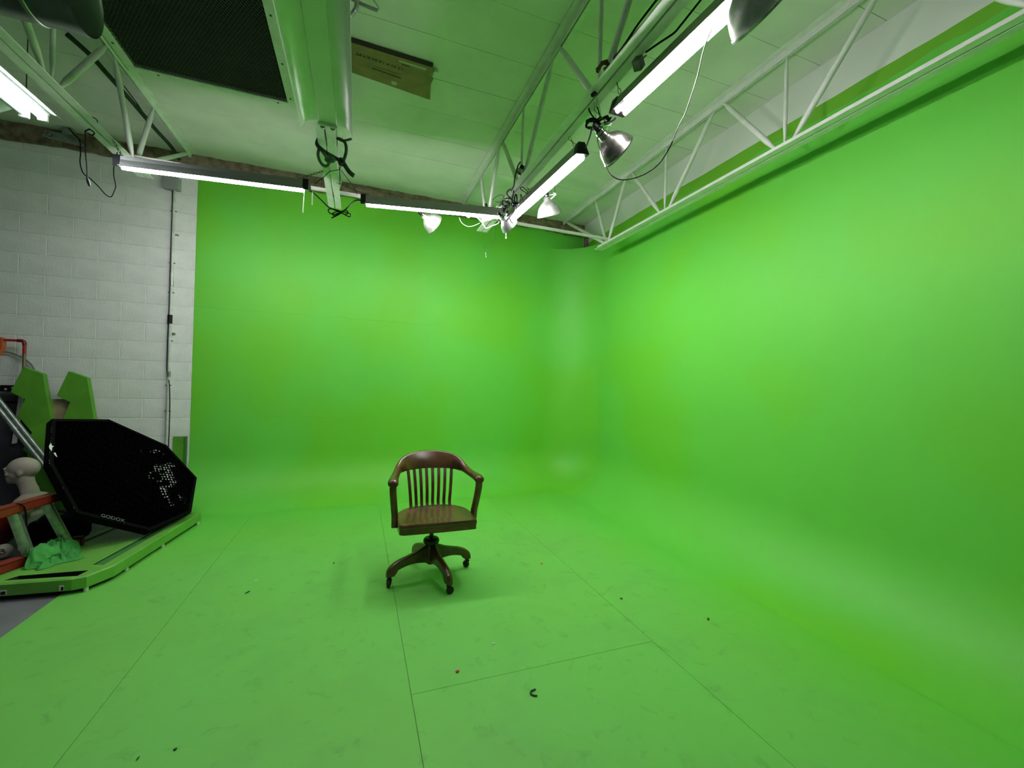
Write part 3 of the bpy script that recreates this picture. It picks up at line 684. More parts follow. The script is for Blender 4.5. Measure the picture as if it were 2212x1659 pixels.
# ================================================================== ON THE BLOCK WALL
t = thing('conduit_run', 'vertical galvanised conduit with grey junction box on the block wall', 'conduit', (-1.915, D-.02, .35))
yw = D-.022
MB().bbox(-2.002, -1.858, D-.075, D-.001, 3.40, 3.535, .006).build('junction_box', 'grey_box', t)
MB().tube([(-1.912, yw, 3.41), (-1.912, yw, .10)], .0135, 12).build('pipe', 'pipe_zinc', t, smooth=True, angle=60)
MB().tube(spline([(-1.930, yw, 3.41), (-1.929, yw, 3.1), (-1.930, yw, 2.5), (-1.929, yw, 2.1), (-1.933, yw, 1.75), (-1.928, yw-.004, 1.45), (-1.900, yw-.012, 1.30), (-1.890, yw-.010, 1.0), (-1.893, yw-.008, .5)], 8), .0042, 6).build('cable', 'cable_black', t)
mb = MB().tube([(-1.918, yw, 1.965), (-1.918, yw, 2.06)], .022, 12); mb.build('coupling', 'black_plastic', t, smooth=True, angle=60)
for z in (2.40, 1.42): MB().tube([(-1.912, yw, z-.03), (-1.912, yw, z+.03)], .0168, 12).build('coupling', 'galvanised', t, smooth=True, angle=60)
for z in (3.18, 2.62, 2.30, 1.78, 1.30, 1.02): MB().tube([(-1.94, yw-.004, z), (-1.885, yw-.004, z)], .005, 6).build('strap', 'dark_metal', t)
for z in (2.93, 1.86): MB().bbox(-1.895, -1.868, yw-.006, yw+.02, z-.008, z+.008, .002).build('clip', 'galvanised', t)
# patch board by the foot of the wall
t = thing('green_patch_board', 'small green board let into the foot of the block wall beside the cyclorama', 'board', (-1.79, D-.02, 0))
MB().bbox(-1.862, -1.755, D-.012, D-.001, .0, .742, .002).build('board', 'prop_green', t)
MB().bbox(-1.755, -1.732, D-.022, D-.001, .0, .742, .002).build('edge_strip', 'platform_dark', t)
# red pipe
t = thing('red_pipe', 'thin red pipe with an elbow and steel end on the block wall', 'pipe', (-3.1, D-.1, 1.45))
yp = 5.45
MB().tube([(-3.6, yp, 1.698), (-3.075, yp, 1.700)], .012, 10).build('pipe', 'red_paint', t, smooth=True, angle=60)
MB().tube(spline([(-3.085, yp, 1.700), (-3.055, yp, 1.698), (-3.038, yp, 1.685), (-3.034, yp, 1.655)], 5), .016, 10).build('elbow', 'dark_red', t, smooth=True, angle=60)
MB().tube([(-3.034, yp, 1.66), (-3.034, yp, 1.555)], .0135, 10).build('pipe', 'red_paint', t, smooth=True, angle=60)
MB().tube([(-3.034, yp, 1.56), (-3.034, yp, 1.22)], .0125, 10).build('steel_end', 'brass', t, smooth=True, angle=60)
MB().tube([(-3.034, yp, 1.575), (-3.034, yp, 1.550)], .018, 6).build('nut', 'brass', t)
MB().prism([aty(0, 728, yp-.02), aty(6, 732, yp-.02), aty(4, 748, yp-.02), aty(-4, 768, yp-.02), aty(-14, 768, yp-.02), aty(-10, 728, yp-.02)], (0,0,0), (0,.05,0)).build('valve', 'orange_red', t)
tag(cord([(-3.5, D-.03, 1.50), (-3.25, D-.03, 1.585), (-3.12, D-.03, 1.555), (-3.02, D-.03, 1.47), (-2.98, D-.03, 1.36)], .008).build('grey_cable', 'galvanised'), 'grey cable arching over the block wall under the red pipe', 'cable')
t = thing('outlet_box', 'black open outlet box with white fittings on the block wall', 'outlet', (-3.16, D-.03, 1.20))
MB().bbox(-3.235, -3.06, D-.05, D-.001, 1.205, 1.265, .004).build('box', 'black_plastic', t)
MB().ball((-3.13, D-.055, 1.24), (.022, .012, .012), 10).build('plug', 'cable_white', t); MB().ball((-3.19, D-.055, 1.225), (.010, .01, .012), 10).build('plug', 'cable_white', t)
# hanging lead with plug, and droop cable, left
t = thing('plug_lead', 'thin black lead with a plug hanging before the block wall', 'cable', aty(192, 400, 3.78))
MB().tube(spline([atx(200, 277, -1.80)]+[aty(u, v, 3.78) for u, v in ((192, 279), (185, 284), (184, 300), (184, 325), (187, 355), (188, 384))], 6), .0038, 6).build('lead', 'cable_black', t)
MB().tube([aty(188, 383, 3.78), aty(191, 393, 3.78), aty(194, 402, 3.78)], [.006, .011, .007], 8).build('plug', 'black_plastic', t)
MB().tube(spline([aty(u, v, 3.78) for u, v in ((183, 284), (192, 280), (203, 286), (200, 292), (188, 288))], 6), .0045, 6).build('loop', 'cable_black', t)
tag(cord([aty(u, v, 4.1) for u, v in ((148, 276), (160, 290), (172, 304), (174, 330), (173, 352), (180, 374), (195, 386), (212, 402), (228, 420), (240, 425), (247, 412), (250, 402), (246, 380), (246, 360), (252, 345), (253, 310), (245, 298), (231, 289))], .004).build('droop_cable', 'cable_black'), 'black cable drooping in a long loop from the left shop light', 'cable')
tag(cord([aty(u, v, 3.78) for u, v in ((186, 283), (192, 279))]+[atx(203, 279, -1.80), atx(211, 270, -1.79), atx(208, 258, -1.79), atx(195, 252, -1.80), atx(188, 258, -1.80)], .003).build('wire_loop', 'cable_black'), 'small black wire loop at the bottom chord nearest the block wall', 'wire')
t = thing('wall_bracket', 'pale metal bracket plate under the ledger by the strip light', 'bracket', (-2.78, D-.06, 3.66))
MB().prism([(-2.99, D-.055, 3.72), (-2.66, D-.055, 3.69), (-2.62, D-.055, 3.66), (-2.74, D-.055, 3.79), (-2.96, D-.055, 3.79)], (0,0,0), (0,.012,0)).build('plate', 'galvanised', t)
MB().ball((-2.80, D-.06, 3.735), .012, 8).build('bolt', 'chrome', t); MB().lathe([(.0, 0), (.022, 0), (.022, .01)], 14, Matrix.Translation((-2.93, D-.052, 3.755)) @ frame((0,-1,0))).build('rubber_cap', 'black_plastic', t)
MB().bbox(-2.80, -2.72, D-.14, D-.05, 3.76, 3.82, .01).build('cleat', 'galvanised', t)

# ================================================================== CHAIR
def chair():
    C = Vector((.553, 3.07, 0))
    t = thing('swivel_chair', 'dark wooden banker\'s swivel chair with slatted back standing alone on the green floor', 'chair', C)
    Lc = lambda p: C+Vector(p)
    # seat
    out = []
    hw, yf, yb = .268, -.232, .205
    ctrl = [(-hw+.03, yf), (0, yf-.004), (hw-.03, yf), (hw-.008, yf+.012), (hw, yf+.04), (hw+.002, -.06), (hw-.012, .05), (hw-.055, .13), (.14, .185), (0, yb), (-.14, .185), (-hw+.055, .13), (-hw+.012, .05), (-hw-.002, -.06), (-hw, yf+.04), (-hw+.008, yf+.012)]
    sp = spline([(x, y, 0) for x, y in ctrl]+[(ctrl[0][0], ctrl[0][1], 0)], 5)[:-1]; n = len(sp)
    rings = []
    cen = Vector((0, -.02, 0))
    def ring(f, z):
        rings.append([Lc(cen+(p-cen)*f+Vector((0, 0, z(p)))) for p in sp])
    zt = .466
    def scoop(f):
        return lambda p: zt-.016*(1-f)**.7*(1 if f < 1 else 0)-(.006 if f < .85 else 0)+.010*math.exp(-((p.x*f)/.05)**2)*(1 if p.y*f < -.02 else 0)*(1-f)
    for f in (.08, .3, .5, .7, .85, .93): ring(f, scoop(f))
    ring(.975, lambda p: zt); ring(.995, lambda p: zt-.006); ring(1.0, lambda p: zt-.016); ring(.995, lambda p: zt-.028); ring(.985, lambda p: zt-.033); ring(.5, lambda p: zt-.034)
    mb = MB()
    for r in rings: mb.v += r
    for i in range(len(rings)-1):
        for k in range(n): mb.f.append([i*n+k, i*n+(k+1)%n, (i+1)*n+(k+1)%n, (i+1)*n+k])
    mb.f.append(list(range(n))); mb.f.append(list(range((len(rings)-1)*n, len(rings)*n))[::-1])
    mb.build('seat', 'chair_wood', t, smooth=True, angle=45)
    mb = MB(); ap = [Lc(cen+(p-cen)*.985+Vector((0,0,.432))) for p in sp]
    mb.prism(ap, (0,0,0), (0,0,-.034)); mb.build('seat_apron', 'chair_wood', t, smooth=True, angle=40)
    # bent arm-and-crest rail : plan path right -> back -> left
    half = [(0, .262, .742, .876, .026, .030), (.06, .258, .741, .874, .026, .030), (.12, .246, .740, .866, .027, .028), (.175, .224, .737, .850, .029, .024), (.215, .192, .732, .826, .032, .018), (.243, .150, .727, .797, .038, .010), (.262, .100, .718, .774, .048, .004), (.278, .045, .711, .761, .055, 0), (.290, -.01, .706, .754, .061, 0), (.298, -.06, .702, .751, .067, 0), (.303, -.100, .696, .750, .070, 0), (.304, -.124, .692, .746, .066, 0), (.304, -.138, .700, .735, .052, 0)]
    full = [(-a, b, c, d, e, g) for a, b, c, d, e, g in half[:0:-1]]+half
    # resample smoothly
    P3 = spline([Vector((a, b, 0)) for a, b, *_ in full], 3); A1 = spline([Vector((c, d, e)) for _, _, c, d, e, _ in full], 3); A2 = spline([Vector((g, 0, 0)) for *_, g in full], 3)
    secn = []
    for i in range(len(P3)):
        tn = (P3[min(i+1, len(P3)-1)]-P3[max(i-1, 0)]).normalized(); nr = Vector((-tn.y, tn.x, 0))   # outward-ish
        if nr.dot(P3[i]-Vector((0, -.05, 0))) < 0: nr = -nr
        zb, zt2, w = A1[i]; lean = A2[i].x; hgt = zt2-zb; ch = min(w, hgt)*.32
        q = []
        for (sx, sz, cx_, cz_) in ((-1, 0, 0, 1), (-1, 0, 1, 0), (1, 0, -1, 0), (1, 0, 0, 1), (1, 1, 0, -1), (1, 1, -1, 0), (-1, 1, 1, 0), (-1, 1, 0, -1)):
            off = sx*w/2+cx_*ch; z = zb+sz*hgt+cz_*ch; q.append(Lc(P3[i]+nr*(off+lean*((z-zb)/max(hgt, .001)))+Vector((0,0,z))))
        secn.append(q)
    mb = MB()
    for q in secn: mb.v += q
    for i in range(len(secn)-1):
        for k in range(8): mb.f.append([i*8+k, i*8+(k+1)%8, (i+1)*8+(k+1)%8, (i+1)*8+k])
    mb.f += [list(range(8))[::-1], list(range((len(secn)-1)*8, len(secn)*8))]
    mb.build('back_rail', 'chair_wood', t, smooth=True, angle=50)
    # arm posts
    for s in (-1, 1):
        pth = spline([(s*.302, -.105, .722), (s*.304, -.108, .68), (s*.299, -.100, .62), (s*.290, -.082, .54), (s*.283, -.068, .48), (s*.281, -.062, .405)], 4)
        ww = [.056]*len(pth); mb = MB()
        for i, p in enumerate(pth):
            f = i/(len(pth)-1); wy = .062-.022*math.sin(f*math.pi*.55); wx = .045
            for dx, dy in ((-1,-.6), (-.6,-1), (.6,-1), (1,-.6), (1,.6), (.6,1), (-.6,1), (-1,.6)): mb.v.append(Lc(p+Vector((dx*wx/2, dy*wy/2, 0))))
        m_ = len(pth)
        for i in range(m_-1):
            for k in range(8): mb.f.append([i*8+k, i*8+(k+1)%8, (i+1)*8+(k+1)%8, (i+1)*8+k])
        mb.f += [list(range(8))[::-1], list(range((m_-1)*8, m_*8))]
        mb.build('arm_post', 'chair_wood', t, smooth=True, angle=50)
    # eight slats
    for i in range(8):
        f = (i-3.5)/3.5
        xb, xt = .148*f, .170*f; yb0 = .172-.030*f*f; yt = .262-.020*f*f-.012*abs(f)**3
        pth = spline([(xb, yb0, .452), (xb*1.0, yb0+.022, .50), (xb+.25*(xt-xb), yb0+.030, .57), (xb+.6*(xt-xb), yb0+.052, .66), (xt, yt, .752)], 4)
        mb = MB()
        for p in pth:
            for dx, dy in ((-.011, -.006), (.011, -.006), (.011, .006), (-.011, .006)): mb.v.append(Lc(p+Vector((dx, dy, 0))))
        m_ = len(pth)
        for k in range(m_-1):
            for q in range(4): mb.f.append([k*4+q, k*4+(q+1)%4, (k+1)*4+(q+1)%4, (k+1)*4+q])
        mb.f += [[0,1,2,3], [m_*4-4, m_*4-3, m_*4-2, m_*4-1]]
        mb.build('slat', 'chair_wood', t)
    # iron under the seat, spindle, hub
    mb = MB().bbox(C.x-.115, C.x+.115, C.y-.06, C.y+.09, .382, .398, .003); mb.bbox(C.x-.10, C.x-.07, C.y-.16, C.y+.10, .378, .398, .003); mb.bbox(C.x+.07, C.x+.10, C.y-.16, C.y+.10, .378, .398, .003)
    mb.build('tilt_iron', 'cast_iron', t)
    HB = C+Vector((-.013, 0, 0))
    MB().tube([HB+Vector((0,0,.25)), HB+Vector((0,0,.395))], .015, 14).build('spindle', 'cast_iron', t, smooth=True, angle=60)
    MB().lathe([(0, .10), (.030, .10), (.036, .115), (.037, .235), (.030, .246), (0, .246)], 10, Matrix.Translation(HB)).build('hub', 'chair_wood', t, smooth=True, angle=30)
    MB().lathe([(0, .246), (.052, .246), (.058, .258), (.057, .272), (.050, .284), (.030, .288), (.018, .282), (0, .282)], 28, Matrix.Translation(HB)).build('hub_collar', 'cast_iron', t, smooth=True, angle=50)
    # four legs with casters
    a0 = math.atan2(-.083, -.327)
    for k in range(4):
        a = a0+k*math.pi/2; dr = Vector((math.cos(a), math.sin(a), 0)); nn = Vector((-dr.y, dr.x, 0))
        top = spline([(.020, 0, .243), (.06, 0, .228), (.11, 0, .206), (.17, 0, .188), (.225, 0, .174), (.275, 0, .154), (.310, 0, .126), (.324, 0, .096), (.324, 0, .068)], 3)
        bot = spline([(.282, 0, .068), (.276, 0, .083), (.25, 0, .104), (.20, 0, .120), (.14, 0, .127), (.08, 0, .122), (.020, 0, .108)], 3)
        poly = top+bot; mb = MB(); th = .021
        def lp(p, s, ins): return HB+dr*(p.x)+nn*(s*th)+Vector((0,0,p.z))
        cxm = Vector((.17, 0, .15)); N_ = len(poly)
        ringsL = []
        for s, inset in ((-1, .93), (-1.0, None), (1.0, None), (1, .93)):
            rr = []
            for i, p in enumerate(poly):
                q = poly[(i+1) % N_]-poly[i-1]; nrm = Vector((q.z, 0, -q.x)); nrm.normalize()
                pp = p-nrm*(.006 if inset else 0)*(-1 if nrm.dot(p-cxm) < 0 else 1)*1.0
                rr.append(HB+dr*pp.x+nn*(s*(th if inset else th-.006))+Vector((0,0,pp.z)))
            ringsL.append(rr)
        for rr in ringsL: mb.v += rr
        for i in range(3):
            for j in range(N_): mb.f.append([i*N_+j, i*N_+(j+1)%N_, (i+1)*N_+(j+1)%N_, (i+1)*N_+j])
        mb.f += [list(range(N_))[::-1], list(range(3*N_, 4*N_))]
        mb.build('leg', 'chair_wood', t, smooth=True, angle=45)
        cp = HB+dr*.303; wd = Vector((math.cos(a+1.0+k*.5), math.sin(a+1.0+k*.5), 0)); wn = Vector((-wd.y, wd.x, 0))
        mb = MB().tube([cp+Vector((0,0,.072)), cp+Vector((0,0,.050))], .011, 10); ctr = cp+wd*.010+Vector((0,0,.0265))
        for s in (-1, 1): mb.prism([cp+wn*(s*.0135)+wd*-.012+Vector((0,0,.056)), cp+wn*(s*.0135)+wd*.016+Vector((0,0,.056)), ctr+wn*(s*.0135)+wd*.008+Vector((0,0,-.004)), ctr+wn*(s*.0135)-wd*.008+Vector((0,0,-.004))], (0,0,0), wn*(.0025*s))
        mb.box(cp.x-.014, cp.x+.014, cp.y-.014, cp.y+.014, .052, .058)
        ca = mb.build('caster', 'cast_iron', t)
        MB().lathe([(0, -.010), (.020, -.011), (.0255, -.008), (.0265, 0), (.0255, .008), (.020, .011), (0, .010)], 20, Matrix.Translation(ctr) @ frame(wn)).build('wheel', 'rubber', ca, smooth=True, angle=50)
chair()

# ================================================================== LEFT CLUTTER
# low green platform
def platform():
    z0, z1 = .028, .104
    o = [Vector((-2.42, 3.515, 0)), Vector((-1.665, 3.455, 0)), Vector((-1.600, 3.475, 0)), Vector((-1.520, 3.620, 0)), Vector((-1.370, 4.80, 0)), Vector((-1.86, 4.86, 0)), Vector((-2.03, 4.20, 0)), Vector((-2.15, 3.78, 0)), Vector((-2.42, 3.80, 0))]
    t = thing('low_platform', 'low green-painted walking deck on the floor under the black softbox', 'platform', (-1.8, 4.1, 0))
    # skirt
    cen = sum(o, Vector())/len(o); top_in = [p+(cen-p).normalized()*.03 for p in o]
    mb = MB(); n = len(o)
    mb.v = [p+Vector((0,0,z0)) for p in o]+[p+Vector((0,0,z1-.008)) for p in o]+[p+(cen-p).normalized()*.012+Vector((0,0,z1)) for p in o]
    mb.f = [[i, (i+1)%n, n+(i+1)%n, n+i] for i in range(n)]+[[n+i, n+(i+1)%n, 2*n+(i+1)%n, 2*n+i] for i in range(n)]+[list(range(n))[::-1]]
    # front beam top has a slot
    A = lambda x, y: Vector((x, y, z1))
    S = [A(-2.03, 3.535), A(-1.655, 3.490), A(-1.635, 3.570), A(-1.99, 3.590)]
    mb.build('skirt', 'platform_green', t)
    # top: built as strips round the slot
    tp = [p+(cen-p).normalized()*.012 for p in o]
    def T(p): return Vector((p.x, p.y, z1))
    mb = MB()
    mb.add([T(tp[0]), T(tp[1]), T(tp[2]), T(tp[3]), S[0], S[1], S[2], S[3], T(tp[7]), T(tp[8])], [(0, 1, 5, 4), (1, 2, 3, 6, 5), (0, 4, 7, 9), (9, 7, 8), (7, 6, 3, 8)])
    mb.build('front_beam', 'platform_green', t)
    mb = MB(); mb.v = [p.copy() for p in S]+[p-Vector((0,0,.05)) for p in S]; mb.f = [[i, (i+1)%4, 4+(i+1)%4, 4+i] for i in range(4)]+[[4,5,6,7]]; mb.build('slot', 'grille_dark', t)
    # deck surface, slightly sunk belt between two rails
    rl = T(tp[7]); rr = T(tp[3]); fl_, fr_ = T(tp[6]), T(tp[4]); bl = T(tp[5])
    def mix(a, b, f): return a+(b-a)*f
    mb = MB(); mb.add([rr, fr_, mix(fr_, bl, .13), mix(rr, rl, .10)], [(0,1,2,3)]); mb.build('side_rail', 'platform_green', t)
    mb = MB(); dz = Vector((0,0,-.006)); mb.add([mix(rr, rl, .10)+dz, mix(fr_, bl, .13)+dz, mix(fr_, bl, .22)+dz, mix(rr, rl, .21)+dz], [(0,1,2,3)]); mb.build('side_gap', 'platform_dark', t)
    mb = MB(); mb.add([mix(rr, rl, .21), mix(fr_, bl, .22), mix(fr_, bl, .80), mix(rr, rl, .80)], [(0,1,2,3)]); mb.build('belt', 'platform_green', t)
    mb = MB(); mb.add([mix(rr, rl, .80)+dz, mix(fr_, bl, .80)+dz, mix(fr_, bl, .88)+dz, mix(rr, rl, .88)+dz], [(0,1,2,3)]); mb.build('side_gap', 'platform_dark', t)
    mb = MB(); mb.add([mix(rr, rl, .88), mix(fr_, bl, .88), bl, fl_, rl], [(0,1,2,3,4)]); mb.build('side_rail', 'platform_green', t)
    # black slab standing in for the shadow gap under the deck, and feet
    bi = [p+(cen-p).normalized()*.03 for p in o]; mb = MB(); mb.prism([p+Vector((0,0,.012)) for p in bi], (0,0,0), (0,0,.016)); mb.build('under_shade', 'black_plastic', t)
    for p in (o[2], mix(o[3], o[4], .12), mix(o[3], o[4], .5), mix(o[3], o[4], .97), o[8]):
        q = p+(cen-p).normalized()*.015; MB().lathe([(0, 0), (.012, 0), (.013, .008), (.012, .03), (0, .03)], 10, Matrix.Translation((q.x, q.y, 0))).build('foot', 'cable_white', t)
    # bolts / cut-outs on the front edge
    p = mix(o[0], o[1], .50); q = mix(o[0], o[1], .875); ft = Vector((.004, -.005, 0))
    for c, w, hgt in ((Vector((-2.005, 3.4823, .05)), .022, .030), (Vector((-1.715, 3.459, .048)), .012, .034)):
        MB().bbox(c.x-w, c.x+w, c.y-.003, c.y+.003, c.z-hgt/2, c.z+hgt/2, .001).build('plate', 'cable_white', t)
        MB().bbox(c.x-w*.45+.004, c.x+w*.55+.004, c.y-.005, c.y, c.z-hgt*.42, c.z+hgt*.22, .001).build('socket', 'black_plastic', t)
platform()
# crumpled green cloth
mb = MB(); nu, nv = 64, 34
A0, A1, B0, B1 = atz(50, 1221, .11), atz(152, 1175, .11), atz(75, 1232, .11), atz(184, 1203, .11)
for i in range(nu+1):
    u = i/nu
    for k in range(nv+1):
        v = k/nv; p = (A0.lerp(A1, u)).lerp(B0.lerp(B1, u), v)
        p += Vector((noise.noise((u*3, v*3, 1))*.05, noise.noise((u*3, v*3, 7))*.05, 0))
        edge = min(1, 6*min(u, 1-u, v, 1-v))
        rid = 1-abs(noise.noise((u*7+2*v, v*4, 3)))*2.2; rid2 = 1-abs(noise.noise((u*15, v*9+u*3, 9)))*2
        z = .108+edge*(.010+.042*max(0, rid)*(1-v*.7)+.014*max(0, rid2))
        k_ = max(0, min(1, (.55-v)/.2)); z += .060*k_*k_*(3-2*k_)
        mb.v.append(Vector((p.x, p.y, z)))
for i in range(nu):
    for k in range(nv): a = i*(nv+1)+k; mb.f.append([a, a+nv+1, a+nv+2, a+1])
o = mb.build('crumpled_cloth', 'cloth_green', smooth=True); tag(o, 'crumpled green cloth lying on the platform by the ladder', 'cloth')
o.modifiers.new('thickness', 'SOLIDIFY').thickness = .003
# ladder lying on its edge
def ladder():
    lo0, lo1 = atz(10, 1224, .134), atz(172, 1167, .134); up0, up1 = atz(0, 1107, .490), atz(123, 1071.5, .490)
    lo0 = lo1+(lo0-lo1)*2.0; up0 = up1+(up0-up1)*2.2
    t = thing('red_ladder', 'red fibreglass ladder with aluminium rungs lying on its edge at the left', 'ladder', (-2.2, 3.7, 0))
    def rail(a, b, mt='red_fibreglass'):
        d = (b-a).normalized(); s = Vector((d.y, -d.x, 0)); mb = MB()
        w, hh, th = .040, .028, .006
        mb.prism([a+s*(-w)+Vector((0,0,-hh)), a+s*w+Vector((0,0,-hh)), a+s*w+Vector((0,0,-hh+th)), a+s*(-w)+Vector((0,0,-hh+th))], a, b)
        mb.prism([a+s*(-w)+Vector((0,0,hh-th)), a+s*w+Vector((0,0,hh-th)), a+s*w+Vector((0,0,hh)), a+s*(-w)+Vector((0,0,hh))], a, b)
        mb.prism([a+s*(w-th)+Vector((0,0,-hh)), a+s*w+Vector((0,0,-hh)), a+s*w+Vector((0,0,hh)), a+s*(w-th)+Vector((0,0,hh))], a, b)
        mb.build('rail', mt, t)
    rail(lo0, lo1); rail(up0, up1)
    for f in (.15, .40, .645, .905):
        a = lo0.lerp(lo1, f)+Vector((0,0,.02)); b = up0.lerp(up1, f-.005)-Vector((0,0,.024)); ax = (b-a).normalized(); d = (lo1-lo0).normalized()
        s = ax.cross(d).normalized(); mb = MB(); m_ = 12; poly = []
        for k in range(m_):
            an = 2*math.pi*k/m_; rr = 1+.10*math.cos(4*an); poly.append(a+d*(math.cos(an)*.036*rr)+s*(math.sin(an)*.024*rr))
        mb.prism(poly, a, b); mb.build('rung', 'galvanised', t, smooth=True, angle=25)
    MB().bbox(lo1.x-.03, lo1.x+.03, lo1.y-.045, lo1.y-.0, .106, .17, .004).build('rail_shoe', 'black_plastic', t)
ladder()
t = thing('cord_switch', 'white cord switch hanging by black cord from the ladder rail', 'switch', (-2.13, 3.83, .15))
c = atz(47, 1178, .2); M = Matrix.Translation(c) @ frame((.2, -.3, .9))
mb = MB(); mb.bm(_cube(M @ Matrix.Diagonal((.034, .028, .060, 1)))); o = mb.build('body', 'white_board', t)
mp = atz(56, 1120, .40); tp = atz(47, 1092, .505)
MB().tube(spline([tp+Vector((-.06,.02,-.06)), tp+Vector((-.03,0,.01)), tp+Vector((.02,-.02,0)), mp+Vector((.01,-.02,.03)), atz(57, 1140, .34), atz(54, 1155, .29), atz(45, 1164, .24)], 6), .0045, 6).build('cord', 'cable_black', t)
# softbox
def softbox():
    n = Vector((.706, -.205, .678)).normalized(); k = 1.035
    c0 = Vector((-1.76*k, 4.361*k, EYE+(.614-EYE)*k))
    def on(u, v): d = _ray(u, v); tt = (c0-EYEV).dot(n)/d.dot(n); return EYEV+d*tt
    px = [(112, 905), (235, 906), (360, 962), (425, 1032), (413, 1106), (325, 1146), (165, 1108), (106, 1000)]
    V = [on(u, v) for u, v in px]
    lift = max(0, .114+.037-min(p.z for p in V)); V = [p+Vector((0,0,lift)) for p in V]; pass
    c = sum(V, Vector())/8; apex = c-n*.30+Vector((.03,-.01,.10))
    t = thing('octagonal_softbox', 'large black octagonal softbox with honeycomb grid leaning on the green platform', 'softbox', (c.x, c.y, .105))
    # outer skin with hem
    mb = MB(); hemV = [c+(p-c)*1.0-n*.055 for p in V]; back = [apex+(p-c)*.13 for p in V]; mid = [(hemV[i].lerp(back[i], .5))+(V[i]-c).normalized()*.05 for i in range(8)]
    rings = [V, hemV, mid, back]
    for r in rings: mb.v += r
    for i in range(3):
        for j in range(8): mb.f.append([i*8+j, i*8+(j+1)%8, (i+1)*8+(j+1)%8, (i+1)*8+j])
    mb.f.append(list(range(24, 32)))
    mb.build('skin', 'black_fabric', t)
    mb = MB(); inn = [c+(p-c)*.955 for p in V]; mb.v = [p+n*.002 for p in V]+[p+n*.002 for p in inn]
    mb.f = [[j, (j+1)%8, 8+(j+1)%8, 8+j] for j in range(8)]; mb.build('rim', 'black_fabric', t)
    dif = [c+(p-c)*.96-n*.062 for p in V]; MB().add(dif, [list(range(8))]).build('diffuser', 'silver_lining', t)
    # egg-crate grid
    ex = (V[3]-V[7]).normalized(); ey = n.cross(ex).normalized(); pl = [((p-c).dot(ex)*.955, (p-c).dot(ey)*.955) for p in V]
    def clip(off, horiz):
        hits = []
        for i in range(8):
            (x1, y1), (x2, y2) = pl[i], pl[(i+1)%8]; a, b = (y1, y2) if horiz else (x1, x2)
            if (a-off)*(b-off) < 0: f = (off-a)/(b-a); hits.append((x1+(x2-x1)*f) if horiz else (y1+(y2-y1)*f))
        return sorted(hits)[:2] if len(hits) >= 2 else None
    mb = MB(); st = .030
    for horiz in (True, False):
        off = -.72
        while off < .72:
            h_ = clip(off, horiz)
            if h_:
                m_ = 30; a, b = h_; vs = []
                for i in range(m_+1):
                    q = a+(b-a)*i/m_; P0 = c+(ex*q+ey*off if horiz else ex*off+ey*q); w = .0035*math.sin(i*2.1+off*60); sd = ey if horiz else ex
                    xx = q if horiz else off
                    yy_ = off if horiz else q; sag = 1.5*noise.noise((xx*13+3, yy_*11, 1.3))+.62-abs(xx-.36)*2.6-abs(yy_+.02)*1.4
                    dep = .052 if sag < .35 else .016
                    vs += [P0+sd*w-n*.002, P0-n*dep+sd*(-w*1.5)]
                mb.add(vs, [(2*i, 2*i+1, 2*i+3, 2*i+2) for i in range(m_)])
            off += st
    o = mb.build('honeycomb_grid', 'black_fabric', t); o['kind'] = 'stuff'
    # torn light lining showing at the left
    for (u, v, pts) in ((108, 967, ((0,-9), (3,-2), (7,-2), (3,1), (2,9), (-3,3), (-4,-2))), (118, 984, ((-4,-4), (0,-5), (3,2), (4,5), (0,2)))):
        q = [on(u+a, v+b)+n*.006+Vector((0,0,lift)) for a, b in pts]; MB().prism(q, (0,0,0), n*.002).build('lining_tear', 'silver_lining', t)
    cu = bpy.data.curves.new('lettering', 'FONT'); cu.body = 'GODOX'; cu.size = .042; cu.extrude = .0005; cu.align_x = 'CENTER'
    o = bpy.data.objects.new('tmp', cu); COL.objects.link(o); me = bpy.data.meshes.new_from_object(o.evaluated_get(bpy.context.evaluated_depsgraph_get())); bpy.data.objects.remove(o)
    e = V[5]-V[6]; ed = e.normalized(); yn = n.cross(ed).normalized(); pos = V[6]+e*.45+yn*.012+n*.008
    R_ = Matrix((ed, yn, n)).transposed().to_4x4(); R_.translation = pos-root_of(t); me.transform(R_); me.materials.append(MATS['logo_grey'])
    lo = bpy.data.objects.new('lettering', me); COL.objects.link(lo); lo.parent = t
softbox()
# stair frame of two green stringers with a raw tread
def stair():
    t = thing('stair_frame', 'two green zigzag stair stringers with a bare plywood tread leaning on the block wall', 'stair prop', (-2.75, 5.25, 0))
    y = 5.28
    px = [(50, 793), (92, 808), (109, 905), (122, 985), (136, 1070), (146, 1135), (100, 1135), (76, 1050), (58, 978), (49, 972), (69, 934), (45, 906), (37, 900), (54, 862), (23, 847)]
    p1 = [aty(u, v, y) for u, v in px]
    for p in p1[5:7]: p.z = 0.0
    d2 = aty(148, 802, y)-aty(50, 793, y)
    for off, nm in ((Vector(), 1), (Vector((d2.x, 0, 0)), 2)):
        q = [p+off for p in p1]; q = [Vector((p.x, p.y, p.z+(d2.z if off.x and p.z > .1 else 0))) for p in q]
        MB().prism(q, (0,0,0), (0, .060, 0)).build('stringer', 'prop_green', t)
    q = [aty(112, 862, y+.055), aty(162, 862, y+.055), aty(152, 905, y+.055), aty(116, 905, y+.055)]; MB().prism(q, (0,0,0), (0,.018,0)).build('tread', 'raw_plywood', t)
    q = [aty(70, 865, y+.03), aty(60, 866, y+.03), aty(45, 900, y+.03), aty(54, 903, y+.03)]
    for u, v in ((155, 868), (152, 881)): MB().lathe([(0, 0), (.010, 0), (.011, .003)], 10, Matrix.Translation(aty(u, v, y+.053)) @ frame((0,-1,0))).build('knot', 'brown_bit', t)
stair()
